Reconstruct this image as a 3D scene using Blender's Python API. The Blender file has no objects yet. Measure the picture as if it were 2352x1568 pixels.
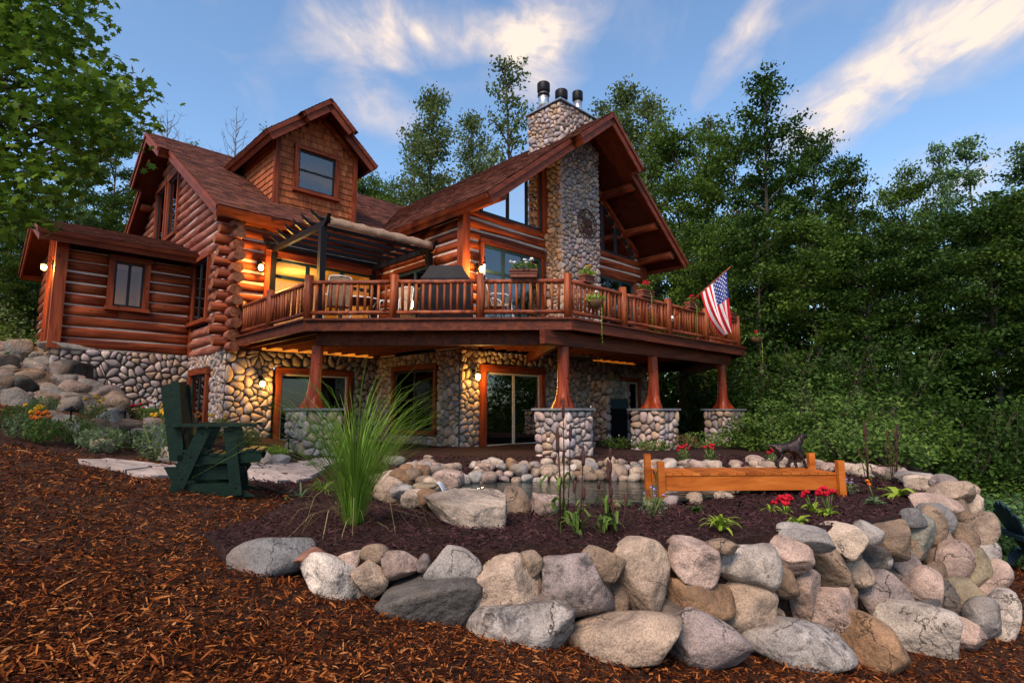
import bpy, math, random
import numpy as np
from mathutils import Vector, Matrix, noise as mnoise
from mathutils.geometry import delaunay_2d_cdt

scene = bpy.context.scene
col = scene.collection
R = math.radians

# ---------------------------------------------------------------- camera, sky, sun, exposure
# every height is measured from the camera's eye (z = 0)
cam_d = bpy.data.cameras.new('camera')
cam_d.lens = 20.0; cam_d.sensor_width = 36.0; cam_d.sensor_fit = 'HORIZONTAL'
cam_d.clip_start = 0.05; cam_d.clip_end = 3000
PITCH = math.atan(158 / 1306.7)
cam = bpy.data.objects.new('camera', cam_d); col.objects.link(cam)
cam.location = (0, 0, 0); cam.rotation_euler = (math.pi / 2 + PITCH, 0, 0)
scene.camera = cam

SUN_ELEV, SUN_AZ = 47.0, 203.0          # azimuth clockwise from the viewing direction
world = bpy.data.worlds.new('World'); scene.world = world; world.use_nodes = True
def sky_nodes():
    nt = world.node_tree; nt.nodes.clear(); N = nt.nodes.new; L = nt.links.new
    out = N('ShaderNodeOutputWorld'); bg = N('ShaderNodeBackground')
    sky = N('ShaderNodeTexSky'); sky.sky_type = 'NISHITA'; sky.sun_disc = False
    sky.sun_elevation = R(SUN_ELEV); sky.sun_rotation = R(SUN_AZ)
    sky.air_density = 1.0; sky.dust_density = 0.6; sky.ozone_density = 1.6
    bg.inputs['Strength'].default_value = 0.108
    tc = N('ShaderNodeTexCoord')
    sep = N('ShaderNodeSeparateXYZ'); L(tc.outputs['Generated'], sep.inputs[0])
    def m(op, a, b=None, c=None, clamp=False):
        n = N('ShaderNodeMath'); n.operation = op; n.use_clamp = clamp
        for i, q in enumerate((a, b, c)):
            if q is None: continue
            if isinstance(q, (int, float)): n.inputs[i].default_value = q
            else: L(q, n.inputs[i])
        return n.outputs[0]
    # cloud sheet: direction projected on a plane overhead
    zz = m('MAXIMUM', sep.outputs[2], 0.02)
    zz = m('ADD', zz, 0.12)
    px = m('DIVIDE', sep.outputs[0], zz); py = m('DIVIDE', sep.outputs[1], zz)
    cmb = N('ShaderNodeCombineXYZ'); L(px, cmb.inputs[0]); L(py, cmb.inputs[1])
    def fbm(scale, detail, dist, off, stretch=(1, 1, 1), rot=0):
        mp = N('ShaderNodeMapping'); mp.inputs['Location'].default_value = off
        mp.inputs['Scale'].default_value = stretch; mp.inputs['Rotation'].default_value = (0, 0, rot)
        L(cmb.outputs[0], mp.inputs[0])
        n = N('ShaderNodeTexNoise'); n.inputs['Scale'].default_value = scale
        n.inputs['Detail'].default_value = detail; n.inputs['Distortion'].default_value = dist
        n.inputs['Roughness'].default_value = 0.58
        L(mp.outputs[0], n.inputs[0]); return n.outputs[0]
    wisp = fbm(4.2, 9, 0.8, (1.3, 4.1, 0), (1.0, 0.7, 1), 0.5)
    veil = fbm(0.9, 5, 0.5, (7.3, 2.2, 0))
    fine = fbm(13.0, 6, 1.2, (0.4, 9.0, 0), (1, 0.5, 1), 0.5)
    total = None
    for (cx, cy, rx, ry, rot, amp) in CLOUDS:
        mp = N('ShaderNodeMapping'); mp.vector_type = 'TEXTURE'
        mp.inputs['Location'].default_value = (cx, cy, 0); mp.inputs['Rotation'].default_value = (0, 0, rot)
        mp.inputs['Scale'].default_value = (rx, ry, 1)
        wob = N('ShaderNodeVectorMath'); wob.operation = 'ADD'
        wn = N('ShaderNodeTexNoise'); wn.inputs['Scale'].default_value = 4.5; wn.inputs['Detail'].default_value = 5
        L(cmb.outputs[0], wn.inputs[0])
        sc = N('ShaderNodeVectorMath'); sc.operation = 'MULTIPLY_ADD'
        L(wn.outputs['Color'], sc.inputs[0]); sc.inputs[1].default_value = (0.22, 0.22, 0); sc.inputs[2].default_value = (-0.11, -0.11, 0)
        L(cmb.outputs[0], wob.inputs[0]); L(sc.outputs[0], wob.inputs[1])
        L(wob.outputs[0], mp.inputs[0])
        ln = N('ShaderNodeVectorMath'); ln.operation = 'LENGTH'; L(mp.outputs[0], ln.inputs[0])
        e = m('SUBTRACT', 1.0, ln.outputs['Value'], clamp=True)
        e = m('MULTIPLY', m('POWER', e, 0.8), amp)
        total = e if total is None else m('ADD', total, e)
    w2 = m('ADD', m('MULTIPLY', wisp, 0.7), m('MULTIPLY', fine, 0.3))
    mask = m('MULTIPLY', total, m('MULTIPLY', m('SUBTRACT', w2, 0.28, clamp=True), 3.6), clamp=False)
    base = m('MULTIPLY', m('SUBTRACT', m('MULTIPLY', wisp, veil), 0.27, clamp=True), 1.6)
    mask = m('ADD', mask, base, clamp=True)
    fade = m('MULTIPLY', sep.outputs[2], 6.0, clamp=True)
    mask = m('MULTIPLY', mask, fade)
    ramp = N('ShaderNodeValToRGB')
    ramp.color_ramp.elements[0].color = (3.7, 3.4, 3.75, 1); ramp.color_ramp.elements[0].position = 0.0
    ramp.color_ramp.elements[1].color = (6.3, 5.25, 4.5, 1); ramp.color_ramp.elements[1].position = 0.9
    L(mask, ramp.inputs[0])
    mix = N('ShaderNodeMix'); mix.data_type = 'RGBA'
    # dusk tint of the clear air
    hs = N('ShaderNodeMix'); hs.data_type = 'RGBA'; hs.blend_type = 'MULTIPLY'; hs.inputs[0].default_value = 1
    hs.inputs[7].default_value = SKY_TINT
    L(sky.outputs[0], hs.inputs[6])
    L(mask, mix.inputs[0]); L(hs.outputs[2], mix.inputs[6]); L(ramp.outputs[0], mix.inputs[7])
    L(mix.outputs[2], bg.inputs[0]); L(bg.outputs[0], out.inputs[0])
SKY_TINT = (1.22, 1.36, 1.40, 1)
CLOUDS = [(-0.20, 1.17, 0.34, 0.13, 0.05, 1.0), (0.08, 1.20, 0.14, 0.24, 0.1, 1.0), (-0.36, 1.42, 0.12, 0.2, -0.2, 0.7),
          (0.86, 1.34, 0.16, 0.42, 0.12, 1.1), (1.0, 1.1, 0.22, 0.25, -0.3, 0.9), (0.52, 1.22, 0.06, 0.26, 0.1, 0.65), (1.4, 1.7, 0.3, 0.3, 0, 0.6),
          (-2.6, 0.2, 0.9, 0.4, 0.3, 0.9), (1.4, -1.6, 0.5, 1.2, -0.5, 0.9), (-0.4, 0.1, 0.5, 0.3, 0.4, 0.7), (0.7, -0.5, 0.3, 0.6, 0.1, 0.8),
          (-1.2, -2.4, 0.9, 0.5, 0.2, 0.9), (3.2, -0.4, 0.7, 0.5, 0.1, 0.9), (-3.4, -1.8, 0.7, 0.6, 0, 0.8)]
sky_nodes()

sun_d = bpy.data.lights.new('sun', 'SUN'); sun_d.energy = 3.0; sun_d.angle = R(26); sun_d.color = (1.0, 0.80, 0.64)
sun = bpy.data.objects.new('sun', sun_d); col.objects.link(sun)
sd = Vector((math.sin(R(SUN_AZ)) * math.cos(R(SUN_ELEV)), math.cos(R(SUN_AZ)) * math.cos(R(SUN_ELEV)), math.sin(R(SUN_ELEV))))
sun.rotation_euler = sd.to_track_quat('Z', 'Y').to_euler(); sun.location = sd * 40

vs = scene.view_settings
vs.view_transform = 'Standard'; vs.look = 'None'; vs.exposure = 0.7; vs.gamma = 1.0; vs.use_curve_mapping = False
scene.cycles.max_bounces = 6; scene.cycles.transparent_max_bounces = 8
scene.cycles.use_denoising = True

# ---------------------------------------------------------------- helpers
rng = random.Random(7)
nr = np.random.RandomState(7)
def tag(o, label=None, cat=None, group=None, kind=None):
    if label: o['label'] = label
    if cat: o['category'] = cat
    if group: o['group'] = group
    if kind: o['kind'] = kind
    return o
def empty(name, loc=(0, 0, 0), rz=0.0, parent=None):
    o = bpy.data.objects.new(name, None); col.objects.link(o)
    o.location = loc; o.rotation_euler = (0, 0, rz); o.empty_display_size = 0.1
    if parent: o.parent = parent
    return o
def copy_tree(o, parent=None):
    c = o.copy(); col.objects.link(c)
    if parent: c.parent = parent
    for ch in list(o.children): copy_tree(ch, c)
    return c
def nrm(v):
    v = np.asarray(v, float); return v / (np.linalg.norm(v) + 1e-12)
def frame_of(d):
    d = nrm(d); h = np.array([0, 0, 1.0]) if abs(d[2]) < 0.9 else np.array([1.0, 0, 0])
    x = nrm(np.cross(h, d)); y = np.cross(d, x); return x, y, d

class MB:
    def __init__(s): s.v = []; s.f = []; s.sm = []; s.mi = []; s.tint = []
    def add(s, vs, fs, smooth=False, mi=0, tint=None):
        b = len(s.v); s.v.extend([tuple(map(float, p)) for p in vs])
        for k, f in enumerate(fs):
            s.f.append([b + i for i in f]); s.sm.append(smooth if isinstance(smooth, bool) else smooth[k]); s.mi.append(mi)
        if tint is not None: s.tint.extend([tint] * len(vs))
        elif s.tint: s.tint.extend([(1, 1, 1, 0)] * len(vs))
        return s
    def box(s, x0, x1, y0, y1, z0, z1, **k):
        return s.add([(x0, y0, z0), (x1, y0, z0), (x1, y1, z0), (x0, y1, z0), (x0, y0, z1), (x1, y0, z1), (x1, y1, z1), (x0, y1, z1)],
                     [(0, 3, 2, 1), (4, 5, 6, 7), (0, 1, 5, 4), (1, 2, 6, 5), (2, 3, 7, 6), (3, 0, 4, 7)], **k)
    def bar(s, p0, p1, w, h, up=(0, 0, 1), **k):
        p0 = np.array(p0, float); p1 = np.array(p1, float); d = nrm(p1 - p0); up = np.array(up, float)
        x = np.cross(d, up)
        if np.linalg.norm(x) < 1e-4: x = np.array([1.0, 0, 0])
        x = nrm(x); y = np.cross(x, d); q = []
        for p in (p0, p1):
            for sx, sy in ((-1, -1), (1, -1), (1, 1), (-1, 1)): q.append(p + x * sx * w / 2 + y * sy * h / 2)
        return s.add(q, [(0, 1, 2, 3), (7, 6, 5, 4), (0, 4, 5, 1), (1, 5, 6, 2), (2, 6, 7, 3), (3, 7, 4, 0)], **k)
    def tube(s, pts, rad, n=8, caps=True, wob=0.0, squash=1.0, **k):
        pts = [np.array(p, float) for p in pts]; m = len(pts)
        if not hasattr(rad, '__len__'): rad = [rad] * m
        q = []; px = None
        for i, p in enumerate(pts):
            d = nrm(pts[min(i + 1, m - 1)] - pts[max(i - 1, 0)])
            if px is None: x, y, _ = frame_of(d)
            else:
                x = nrm(px - d * np.dot(px, d)); y = np.cross(d, x)
            px = x
            for j in range(n):
                a = 2 * math.pi * j / n; r = rad[i] * (1 + (wob * rng.uniform(-1, 1) if wob else 0))
                q.append(p + x * math.cos(a) * r + y * math.sin(a) * r * squash)
        f = []; sm = []
        for i in range(m - 1):
            for j in range(n):
                a, b = i * n + j, i * n + (j + 1) % n
                f.append((a, b, b + n, a + n)); sm.append(True)
        if caps:
            f.append(tuple(range(n - 1, -1, -1))); f.append(tuple((m - 1) * n + j for j in range(n))); sm += [False, False]
        k.pop('smooth', None)
        return s.add(q, f, smooth=sm, **k)
    def lathe(s, prof, c=(0, 0, 0), n=14, **k):
        return s.tube([(c[0], c[1], c[2] + z) for r, z in prof], [r for r, z in prof], n=n, **k)
    def prism(s, poly, off, **k):
        n = len(poly); P = [np.array(p, float) for p in poly]; off = np.array(off, float)
        return s.add(P + [p + off for p in P], [tuple(range(n))[::-1], tuple(range(n, 2 * n))] +
                     [(i, (i + 1) % n, n + (i + 1) % n, n + i) for i in range(n)], **k)
    def ball(s, c, r, nu=10, nv=7, noise=0.0, **k):
        if not hasattr(r, '__len__'): r = (r, r, r)
        q = [(c[0], c[1], c[2] - r[2])]
        for i in range(1, nv):
            t = math.pi * i / nv - math.pi / 2
            for j in range(nu):
                a = 2 * math.pi * j / nu; w = 1 + noise * rng.uniform(-1, 1)
                q.append((c[0] + r[0] * w * math.cos(t) * math.cos(a), c[1] + r[1] * w * math.cos(t) * math.sin(a), c[2] + r[2] * w * math.sin(t)))
        q.append((c[0], c[1], c[2] + r[2])); L = len(q) - 1; f = []
        for j in range(nu):
            f.append((0, 1 + (j + 1) % nu, 1 + j)); f.append((L, L - nu + j, L - nu + (j + 1) % nu))
            for i in range(nv - 2):
                a = 1 + i * nu + j; b = 1 + i * nu + (j + 1) % nu; f.append((a, b, b + nu, a + nu))
        return s.add(q, f, smooth=True, **k)
    def data(s, name, mat):
        me = bpy.data.meshes.new(name); me.from_pydata(s.v, [], s.f)
        for m in (mat if isinstance(mat, (list, tuple)) else [mat]): me.materials.append(m)
        me.polygons.foreach_set('use_smooth', s.sm)
        if any(s.mi): me.polygons.foreach_set('material_index', s.mi)
        if s.tint:
            ca = me.color_attributes.new('tint', 'FLOAT_COLOR', 'POINT')
            ca.data.foreach_set('color', np.array(s.tint, np.float32).ravel())
        me.update(); return me
    def build(s, name, mat, parent=None, loc=None, rz=None):
        o = bpy.data.objects.new(name, s.data(name, mat)); col.objects.link(o)
        if parent: o.parent = parent
        if loc is not None: o.location = loc
        if rz is not None: o.rotation_euler = (0, 0, rz)
        return o
def np_mesh(name, V, Fq, mat, parent=None, smooth=False, tint=None):
    """V (n,3) array, Fq (m,k) array of equal-size polygons"""
    me = bpy.data.meshes.new(name); V = np.asarray(V, np.float32); Fq = np.asarray(Fq, np.int32); m, k = Fq.shape
    me.vertices.add(len(V)); me.vertices.foreach_set('co', V.ravel())
    me.loops.add(m * k); me.loops.foreach_set('vertex_index', Fq.ravel())
    me.polygons.add(m); me.polygons.foreach_set('loop_start', np.arange(0, m * k, k, dtype=np.int32))
    me.polygons.foreach_set('use_smooth', np.full(m, smooth))
    me.update(calc_edges=True); me.validate()
    if tint is not None:
        ca = me.color_attributes.new('tint', 'FLOAT_COLOR', 'POINT'); ca.data.foreach_set('color', np.asarray(tint, np.float32).ravel())
    for mm in (mat if isinstance(mat, (list, tuple)) else [mat]): me.materials.append(mm)
    o = bpy.data.objects.new(name, me); col.objects.link(o)
    if parent: o.parent = parent
    return o

# ---- pixel of the photograph (2352 wide) to a direction from the eye; distances come from the ground, walls or usual sizes
F_ = 1306.7; cp, sp = math.cos(PITCH), math.sin(PITCH)
def ray(x, y):
    dx, dy = x - 1176, 784 - y; fw = F_ * cp - dy * sp
    return np.array([dx / fw, 1.0, (F_ * sp + dy * cp) / fw])
def on_z(x, y, z): r = ray(x, y); return r * (z / r[2])
def on_y(x, y, d): return ray(x, y) * d

# ---- the house stands turned 44 degrees; local u runs along its front, v to the back
HA = R(44.0); C0 = np.array([-7.59, 15.1])
ua = np.array([math.cos(HA), math.sin(HA)]); va = np.array([-math.sin(HA), math.cos(HA)])
def W(u, v, z=0.0): q = C0 + ua * u + va * v; return np.array([q[0], q[1], z])
def to_uv(p): q = np.array(p[:2]) - C0; return float(q @ ua), float(q @ va)
HLOC = (C0[0], C0[1], 0)

# ---- terrain
def plane_z(x, y):
    x = np.asarray(x, float); y = np.asarray(y, float)
    z = -0.84 - 0.151 * (np.clip(x, -30, 8) + 2.9) - 0.05 * (np.clip(y, -3, 22) - 5.7)
    return z
def z_low(x, y):
    x = np.asarray(x, float); y = np.asarray(y, float)
    d = np.interp(x, [-2.2, -1.25, 0.5, 2.4, 4.1, 6.4, 8.0, 30], [0, -0.05, -0.12, -0.12, -0.02, 0.15, 0.3, 0.0])
    d = d * np.clip(1.0 - (y - 12) / 20, 0.3, 1)
    bump = 0.012 * np.sin(x * 9.3 + 1.2 * np.sin(y * 4.1)) * np.sin(y * 8.1 + 1.5 * np.sin(x * 3.3)) + 0.03 * np.sin(x * 1.7 + 0.5) * np.cos(y * 1.3) + 0.015 * np.sin(x * 4.1) * np.sin(y * 3.7 + 1)
    return np.maximum(plane_z(x, y) + d + bump, -3.2)
def z_bed(x, y):
    x = np.asarray(x, float); y = np.asarray(y, float)
    flat = np.interp(y, [3, 4.3, 5.7, 6.6, 8.3, 9.2, 12, 30], [-.86, -.88, -1.0, -1.03, -1.0, -.95, -.97, -1.02])
    p = plane_z(x, y)
    z = np.where(p > flat, p, flat)
    bump = 0.025 * np.sin(x * 2.1 + 1) * np.cos(y * 1.9 + .4)
    return z + bump + 0.015
# ---------------------------------------------------------------- materials
def rgb(c): return (c[0], c[1], c[2], 1.0)
def ramp_node(nt, stops):
    r = nt.nodes.new('ShaderNodeValToRGB'); el = r.color_ramp.elements
    while len(el) < len(stops): el.new(0.5)
    for e, (p, c) in zip(el, stops): e.position = p; e.color = rgb(c)
    return r
def mat(name, stops, scale=4.0, stretch=(1, 1, 1), rough=(0.6, 0.8), bump=0.25, bscale=None, bdist=0.01, detail=7, distort=0.4,
        tint=False, objrand=0.0, island=None, metal=0.0, spec=0.18, knots=0.0, cracks=0.0, dark=False, translucent=0.0, emit=None, speck=0.0):
    m = bpy.data.materials.new(name); m.use_nodes = True; nt = m.node_tree; nt.nodes.clear(); N = nt.nodes.new; L = nt.links.new
    out = N('ShaderNodeOutputMaterial'); b = N('ShaderNodeBsdfPrincipled'); L(b.outputs[0], out.inputs[0])
    tc = N('ShaderNodeTexCoord'); mp = N('ShaderNodeMapping'); mp.inputs['Scale'].default_value = stretch
    L(tc.outputs['Object'], mp.inputs[0]); vec = mp.outputs[0]
    oi = N('ShaderNodeObjectInfo')
    if objrand:
        ad = N('ShaderNodeVectorMath'); ad.operation = 'MULTIPLY_ADD'
        cb = N('ShaderNodeCombineXYZ'); L(oi.outputs['Random'], cb.inputs[0]); L(oi.outputs['Random'], cb.inputs[1]); L(oi.outputs['Random'], cb.inputs[2])
        L(cb.outputs[0], ad.inputs[0]); ad.inputs[1].default_value = (37, 51, 29); L(vec, ad.inputs[2]); vec = ad.outputs[0]
    n = N('ShaderNodeTexNoise'); n.inputs['Scale'].default_value = scale; n.inputs['Detail'].default_value = detail
    n.inputs['Distortion'].default_value = distort; n.inputs['Roughness'].default_value = 0.62
    L(vec, n.inputs[0])
    fac = n.outputs[0]
    def mth(op, a, bb, clamp=False):
        q = N('ShaderNodeMath'); q.operation = op; q.use_clamp = clamp
        for i, w in enumerate((a, bb)):
            if isinstance(w, (int, float)): q.inputs[i].default_value = w
            else: L(w, q.inputs[i])
        return q.outputs[0]
    fac = mth('ADD', mth('MULTIPLY', mth('SUBTRACT', fac, 0.5), 1.9), 0.5, True)
    if island:
        g = N('ShaderNodeNewGeometry'); fac = mth('ADD', mth('MULTIPLY', g.outputs['Random Per Island'], island), mth('MULTIPLY', fac, 1 - island))
    r = ramp_node(nt, stops); L(fac, r.inputs[0]); c = r.outputs[0]
    def mixc(fac, a, bcol, mode='MIX'):
        q = N('ShaderNodeMix'); q.data_type = 'RGBA'; q.blend_type = mode
        if isinstance(fac, (int, float)): q.inputs[0].default_value = fac
        else: L(fac, q.inputs[0])
        for i, w in ((6, a), (7, bcol)):
            if isinstance(w, tuple): q.inputs[i].default_value = rgb(w)
            else: L(w, q.inputs[i])
        return q.outputs[2]
    if tint or dark:
        at = N('ShaderNodeAttribute'); at.attribute_name = 'tint'
        if tint: c = mixc(1.0, c, at.outputs['Color'], 'MULTIPLY')
        if dark:
            v2 = N('ShaderNodeTexNoise'); v2.inputs['Scale'].default_value = scale * 1.5; v2.inputs['Detail'].default_value = 9
            v2.inputs['Roughness'].default_value = 0.7; v2.inputs['Distortion'].default_value = 1.2; L(vec, v2.inputs[0])
            thr = mth('SUBTRACT', 0.65, mth('MULTIPLY', at.outputs['Alpha'], 0.22))
            k = mth('MULTIPLY', mth('MULTIPLY', mth('SUBTRACT', v2.outputs[0], thr), 7.0, True), 0.85)
            c = mixc(k, c, (0.035, 0.031, 0.031))
            v3 = N('ShaderNodeTexNoise'); v3.inputs['Scale'].default_value = scale * 2.3; v3.inputs['Detail'].default_value = 8; L(vec, v3.inputs[0])
            k2 = mth('MULTIPLY', mth('SUBTRACT', v3.outputs[0], mth('SUBTRACT', 0.75, mth('MULTIPLY', at.outputs['Alpha'], 0.15))), 14.0, True)
            c = mixc(mth('MULTIPLY', k2, 0.5), c, (0.46, 0.43, 0.40))
    if speck:
        s = N('ShaderNodeTexNoise'); s.inputs['Scale'].default_value = speck; s.inputs['Detail'].default_value = 3; L(vec, s.inputs[0])
        rr = ramp_node(nt, [(0.36, (0.32, 0.31, 0.31)), (0.5, (1, 1, 1)), (0.66, (1.4, 1.36, 1.32))]); L(s.outputs[0], rr.inputs[0])
        c = mixc(0.5, c, rr.outputs[0], 'MULTIPLY')
    crk = None
    if cracks:
        cv = N('ShaderNodeVectorMath'); cv.operation = 'MULTIPLY_ADD'; L(n.outputs['Color'], cv.inputs[0]); cv.inputs[1].default_value = (.35, .35, .35); L(vec, cv.inputs[2])
        ve = N('ShaderNodeTexVoronoi'); ve.feature = 'DISTANCE_TO_EDGE'; ve.inputs['Scale'].default_value = cracks; L(cv.outputs[0], ve.inputs[0])
        pn = N('ShaderNodeTexNoise'); pn.inputs['Scale'].default_value = cracks * .8; L(vec, pn.inputs[0])
        on = mth('MULTIPLY', mth('SUBTRACT', pn.outputs[0], 0.50), 8.0, True)
        crk = mth('MULTIPLY', mth('MULTIPLY', mth('SUBTRACT', 0.012, ve.outputs['Distance']), 90.0, True), on)
        c = mixc(mth('MULTIPLY', crk, 0.75), c, (0.03, 0.025, 0.022))
        st = N('ShaderNodeTexNoise'); st.inputs['Scale'].default_value = 1.6; st.inputs['Detail'].default_value = 5; L(vec, st.inputs[0])
        c = mixc(mth('MULTIPLY', mth('MULTIPLY', mth('SUBTRACT', st.outputs[0], 0.52), 6.0, True), 0.45), c, (0.17, 0.105, 0.06))
    if knots:
        vo = N('ShaderNodeTexVoronoi'); vo.inputs['Scale'].default_value = knots
        mk = N('ShaderNodeMapping'); mk.inputs['Scale'].default_value = tuple(1 if q >= 1 else 0.55 for q in stretch); L(tc.outputs['Object'], mk.inputs[0])
        L(mk.outputs[0], vo.inputs[0]); k = mth('MULTIPLY', mth('SUBTRACT', 0.13, vo.outputs['Distance']), 14.0, True)
        c = mixc(mth('MULTIPLY', k, 0.8), c, (0.035, 0.012, 0.006))
    if objrand:
        hv = N('ShaderNodeHueSaturation'); L(c, hv.inputs['Color'])
        L(mth('ADD', mth('MULTIPLY', oi.outputs['Random'], objrand), 1 - objrand / 2), hv.inputs['Value']); c = hv.outputs[0]
    L(c, b.inputs['Base Color'])
    rr = N('ShaderNodeMapRange'); L(fac, rr.inputs[0]); rr.inputs[3].default_value = rough[0]; rr.inputs[4].default_value = rough[1]
    L(rr.outputs[0], b.inputs['Roughness'])
    b.inputs['Metallic'].default_value = metal; b.inputs['Specular IOR Level'].default_value = spec
    if bump:
        bn = N('ShaderNodeTexNoise'); bn.inputs['Scale'].default_value = bscale or scale * 4; bn.inputs['Detail'].default_value = 6; L(vec, bn.inputs[0])
        bp = N('ShaderNodeBump'); bp.inputs['Strength'].default_value = bump; bp.inputs['Distance'].default_value = bdist
        L(mth('SUBTRACT', bn.outputs[0], mth('MULTIPLY', crk, 0.6)) if crk else bn.outputs[0], bp.inputs['Height']); L(bp.outputs[0], b.inputs['Normal'])
    if translucent:
        t = N('ShaderNodeBsdfTranslucent'); L(c, t.inputs[0]); ms = N('ShaderNodeMixShader'); ms.inputs[0].default_value = translucent
        L(b.outputs[0], ms.inputs[1]); L(t.outputs[0], ms.inputs[2]); L(ms.outputs[0], out.inputs[0])
    if emit:
        b.inputs['Emission Color'].default_value = rgb(emit[0]); b.inputs['Emission Strength'].default_value = emit[1]
    return m
def wood(name, axis, c0, c1, c2, rough=(0.5, 0.78), objrand=0.6, knots=3.6, bump=0.5, tint=False):
    st = {'x': (0.09, 1, 1), 'y': (1, 0.09, 1), 'z': (1, 1, 0.09)}[axis]
    return mat(name, [(0.2, c0), (0.5, c1), (0.8, c2)], scale=8, stretch=st, rough=rough, bump=bump, bscale=34, bdist=0.008, objrand=objrand, knots=knots, distort=0.8, tint=tint)
M = {}
LC = ((0.065, 0.010, 0.004), (0.20, 0.036, 0.010), (0.32, 0.070, 0.019))
for ax in 'xyz': M['log_' + ax] = wood('stained_log_' + ax, ax, *LC)
M['rough_log'] = mat('hewn_log', [(0.12, (0.085, 0.022, 0.013)), (0.5, (0.24, 0.075, 0.048)), (0.88, (0.37, 0.16, 0.105))], scale=7, stretch=(1, 0.22, 1), rough=(0.5, 0.75), bump=0.6, bscale=22, bdist=0.02, objrand=0.35, knots=2.2)
M['log_end'] = mat('log_end_grain', [(0.2, (0.12, 0.035, 0.018)), (0.8, (0.34, 0.13, 0.06))], scale=9, rough=(0.6, 0.8), bump=0.4)
for ax in 'xyz': M['trim_' + ax] = wood('trim_wood_' + ax, ax, (0.09, 0.016, 0.006), (0.195, 0.036, 0.012), (0.28, 0.064, 0.022))
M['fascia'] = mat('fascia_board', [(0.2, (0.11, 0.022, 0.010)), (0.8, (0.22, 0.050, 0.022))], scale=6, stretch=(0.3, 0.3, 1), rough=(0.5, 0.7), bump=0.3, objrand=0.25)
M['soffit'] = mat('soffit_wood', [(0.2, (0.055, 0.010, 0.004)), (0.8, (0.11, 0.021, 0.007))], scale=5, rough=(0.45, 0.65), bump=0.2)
M['beam'] = wood('deck_beam', 'x', (0.05, 0.011, 0.006), (0.11, 0.025, 0.012), (0.17, 0.043, 0.018), rough=(0.5, 0.75), objrand=0.3)
M['rail_x'] = wood('railing_log_x', 'x', (0.085, 0.016, 0.007), (0.20, 0.044, 0.018), (0.32, 0.095, 0.040), rough=(0.3, 0.55), objrand=0.35, knots=4)
M['rail_y'] = wood('railing_log_y', 'y', (0.085, 0.016, 0.007), (0.20, 0.044, 0.018), (0.32, 0.095, 0.040), rough=(0.3, 0.55), objrand=0.35, knots=4)
M['rail_z'] = wood('railing_log_z', 'z', (0.085, 0.016, 0.006), (0.21, 0.046, 0.015), (0.34, 0.10, 0.034), rough=(0.35, 0.6), objrand=0.5, knots=5)
M['post'] = wood('varnished_trunk', 'z', (0.12, 0.016, 0.006), (0.23, 0.033, 0.010), (0.34, 0.07, 0.024), rough=(0.2, 0.42), objrand=0.25, knots=3)
M['chink'] = mat('chinking', [(0.2, (0.48, 0.37, 0.31)), (0.8, (0.64, 0.52, 0.45))], scale=3, rough=(0.8, 0.95), bump=0.2)
M['shingle'] = mat('asphalt_shingle', [(0.1, (0.045, 0.018, 0.014)), (0.5, (0.125, 0.042, 0.028)), (0.9, (0.21, 0.078, 0.048))], scale=3.5, rough=(0.85, 0.95), bump=0.5, bscale=90, bdist=0.004, island=0.62, spec=0.2)
M['cedar'] = mat('cedar_shake', [(0.1, (0.17, 0.042, 0.016)), (0.5, (0.31, 0.085, 0.030)), (0.9, (0.42, 0.15, 0.058))], scale=10, stretch=(1, 1, 0.12), rough=(0.6, 0.8), bump=0.4, bscale=45, objrand=0.5)
M['mortar'] = mat('mortar', [(0.2, (0.055, 0.045, 0.04)), (0.8, (0.12, 0.10, 0.088))], scale=6, rough=(0.9, 1), bump=0.5, bscale=40)
M['stone'] = mat('river_stone', [(0.1, (0.62, 0.6, 0.58)), (0.5, (0.9, 0.88, 0.86)), (0.9, (1.15, 1.12, 1.1))], scale=6, rough=(0.6, 0.85), bump=0.35, bscale=30, bdist=0.012, tint=True, speck=60)
M['boulder'] = mat('field_boulder', [(0.05, (0.26, 0.235, 0.225)), (0.42, (0.66, 0.62, 0.59)), (0.95, (1.16, 1.08, 1.0))], scale=4.5, rough=(0.65, 0.9), bump=0.9, bscale=17, bdist=0.03, tint=True, dark=True, speck=110, cracks=2.6, objrand=0.12, detail=9)
M['slab_top'] = mat('bluestone_cap', [(0.2, (0.12, 0.12, 0.13)), (0.8, (0.24, 0.23, 0.23))], scale=8, rough=(0.7, 0.9), bump=0.4)
M['flag'] = mat('flagstone', [(0.1, (0.20, 0.15, 0.13)), (0.5, (0.36, 0.29, 0.26)), (0.9, (0.46, 0.38, 0.33))], scale=5, rough=(0.7, 0.9), bump=0.5, bscale=25, objrand=0.4)
M['soil'] = mat('mulch_soil', [(0.1, (0.010, 0.005, 0.005)), (0.5, (0.030, 0.013, 0.010)), (0.9, (0.07, 0.032, 0.024))], scale=22, rough=(0.85, 1), bump=1.0, bscale=60, bdist=0.03)
M['ground'] = mat('ground_soil', [(0.1, (0.012, 0.005, 0.003)), (0.5, (0.045, 0.017, 0.008)), (0.9, (0.11, 0.043, 0.018))], scale=20, rough=(0.85, 1), bump=1.0, bscale=60, bdist=0.03)
M['chip'] = mat('bark_chip', [(0.0, (0.007, 0.002, 0.001)), (0.42, (0.034, 0.0075, 0.0025)), (0.68, (0.15, 0.037, 0.0085)), (0.82, (0.36, 0.115, 0.026)), (1.0, (0.44, 0.24, 0.11))], scale=0.8, rough=(0.8, 0.95), bump=0, island=0.74, spec=0.06)
M['chip_dark'] = mat('dark_bark_chip', [(0.0, (0.010, 0.004, 0.005)), (0.5, (0.036, 0.014, 0.015)), (0.85, (0.082, 0.036, 0.036)), (0.97, (0.15, 0.078, 0.07)), (1.0, (0.32, 0.21, 0.15))], scale=0.8, rough=(0.8, 0.95), bump=0, island=0.74, spec=0.06)
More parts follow.
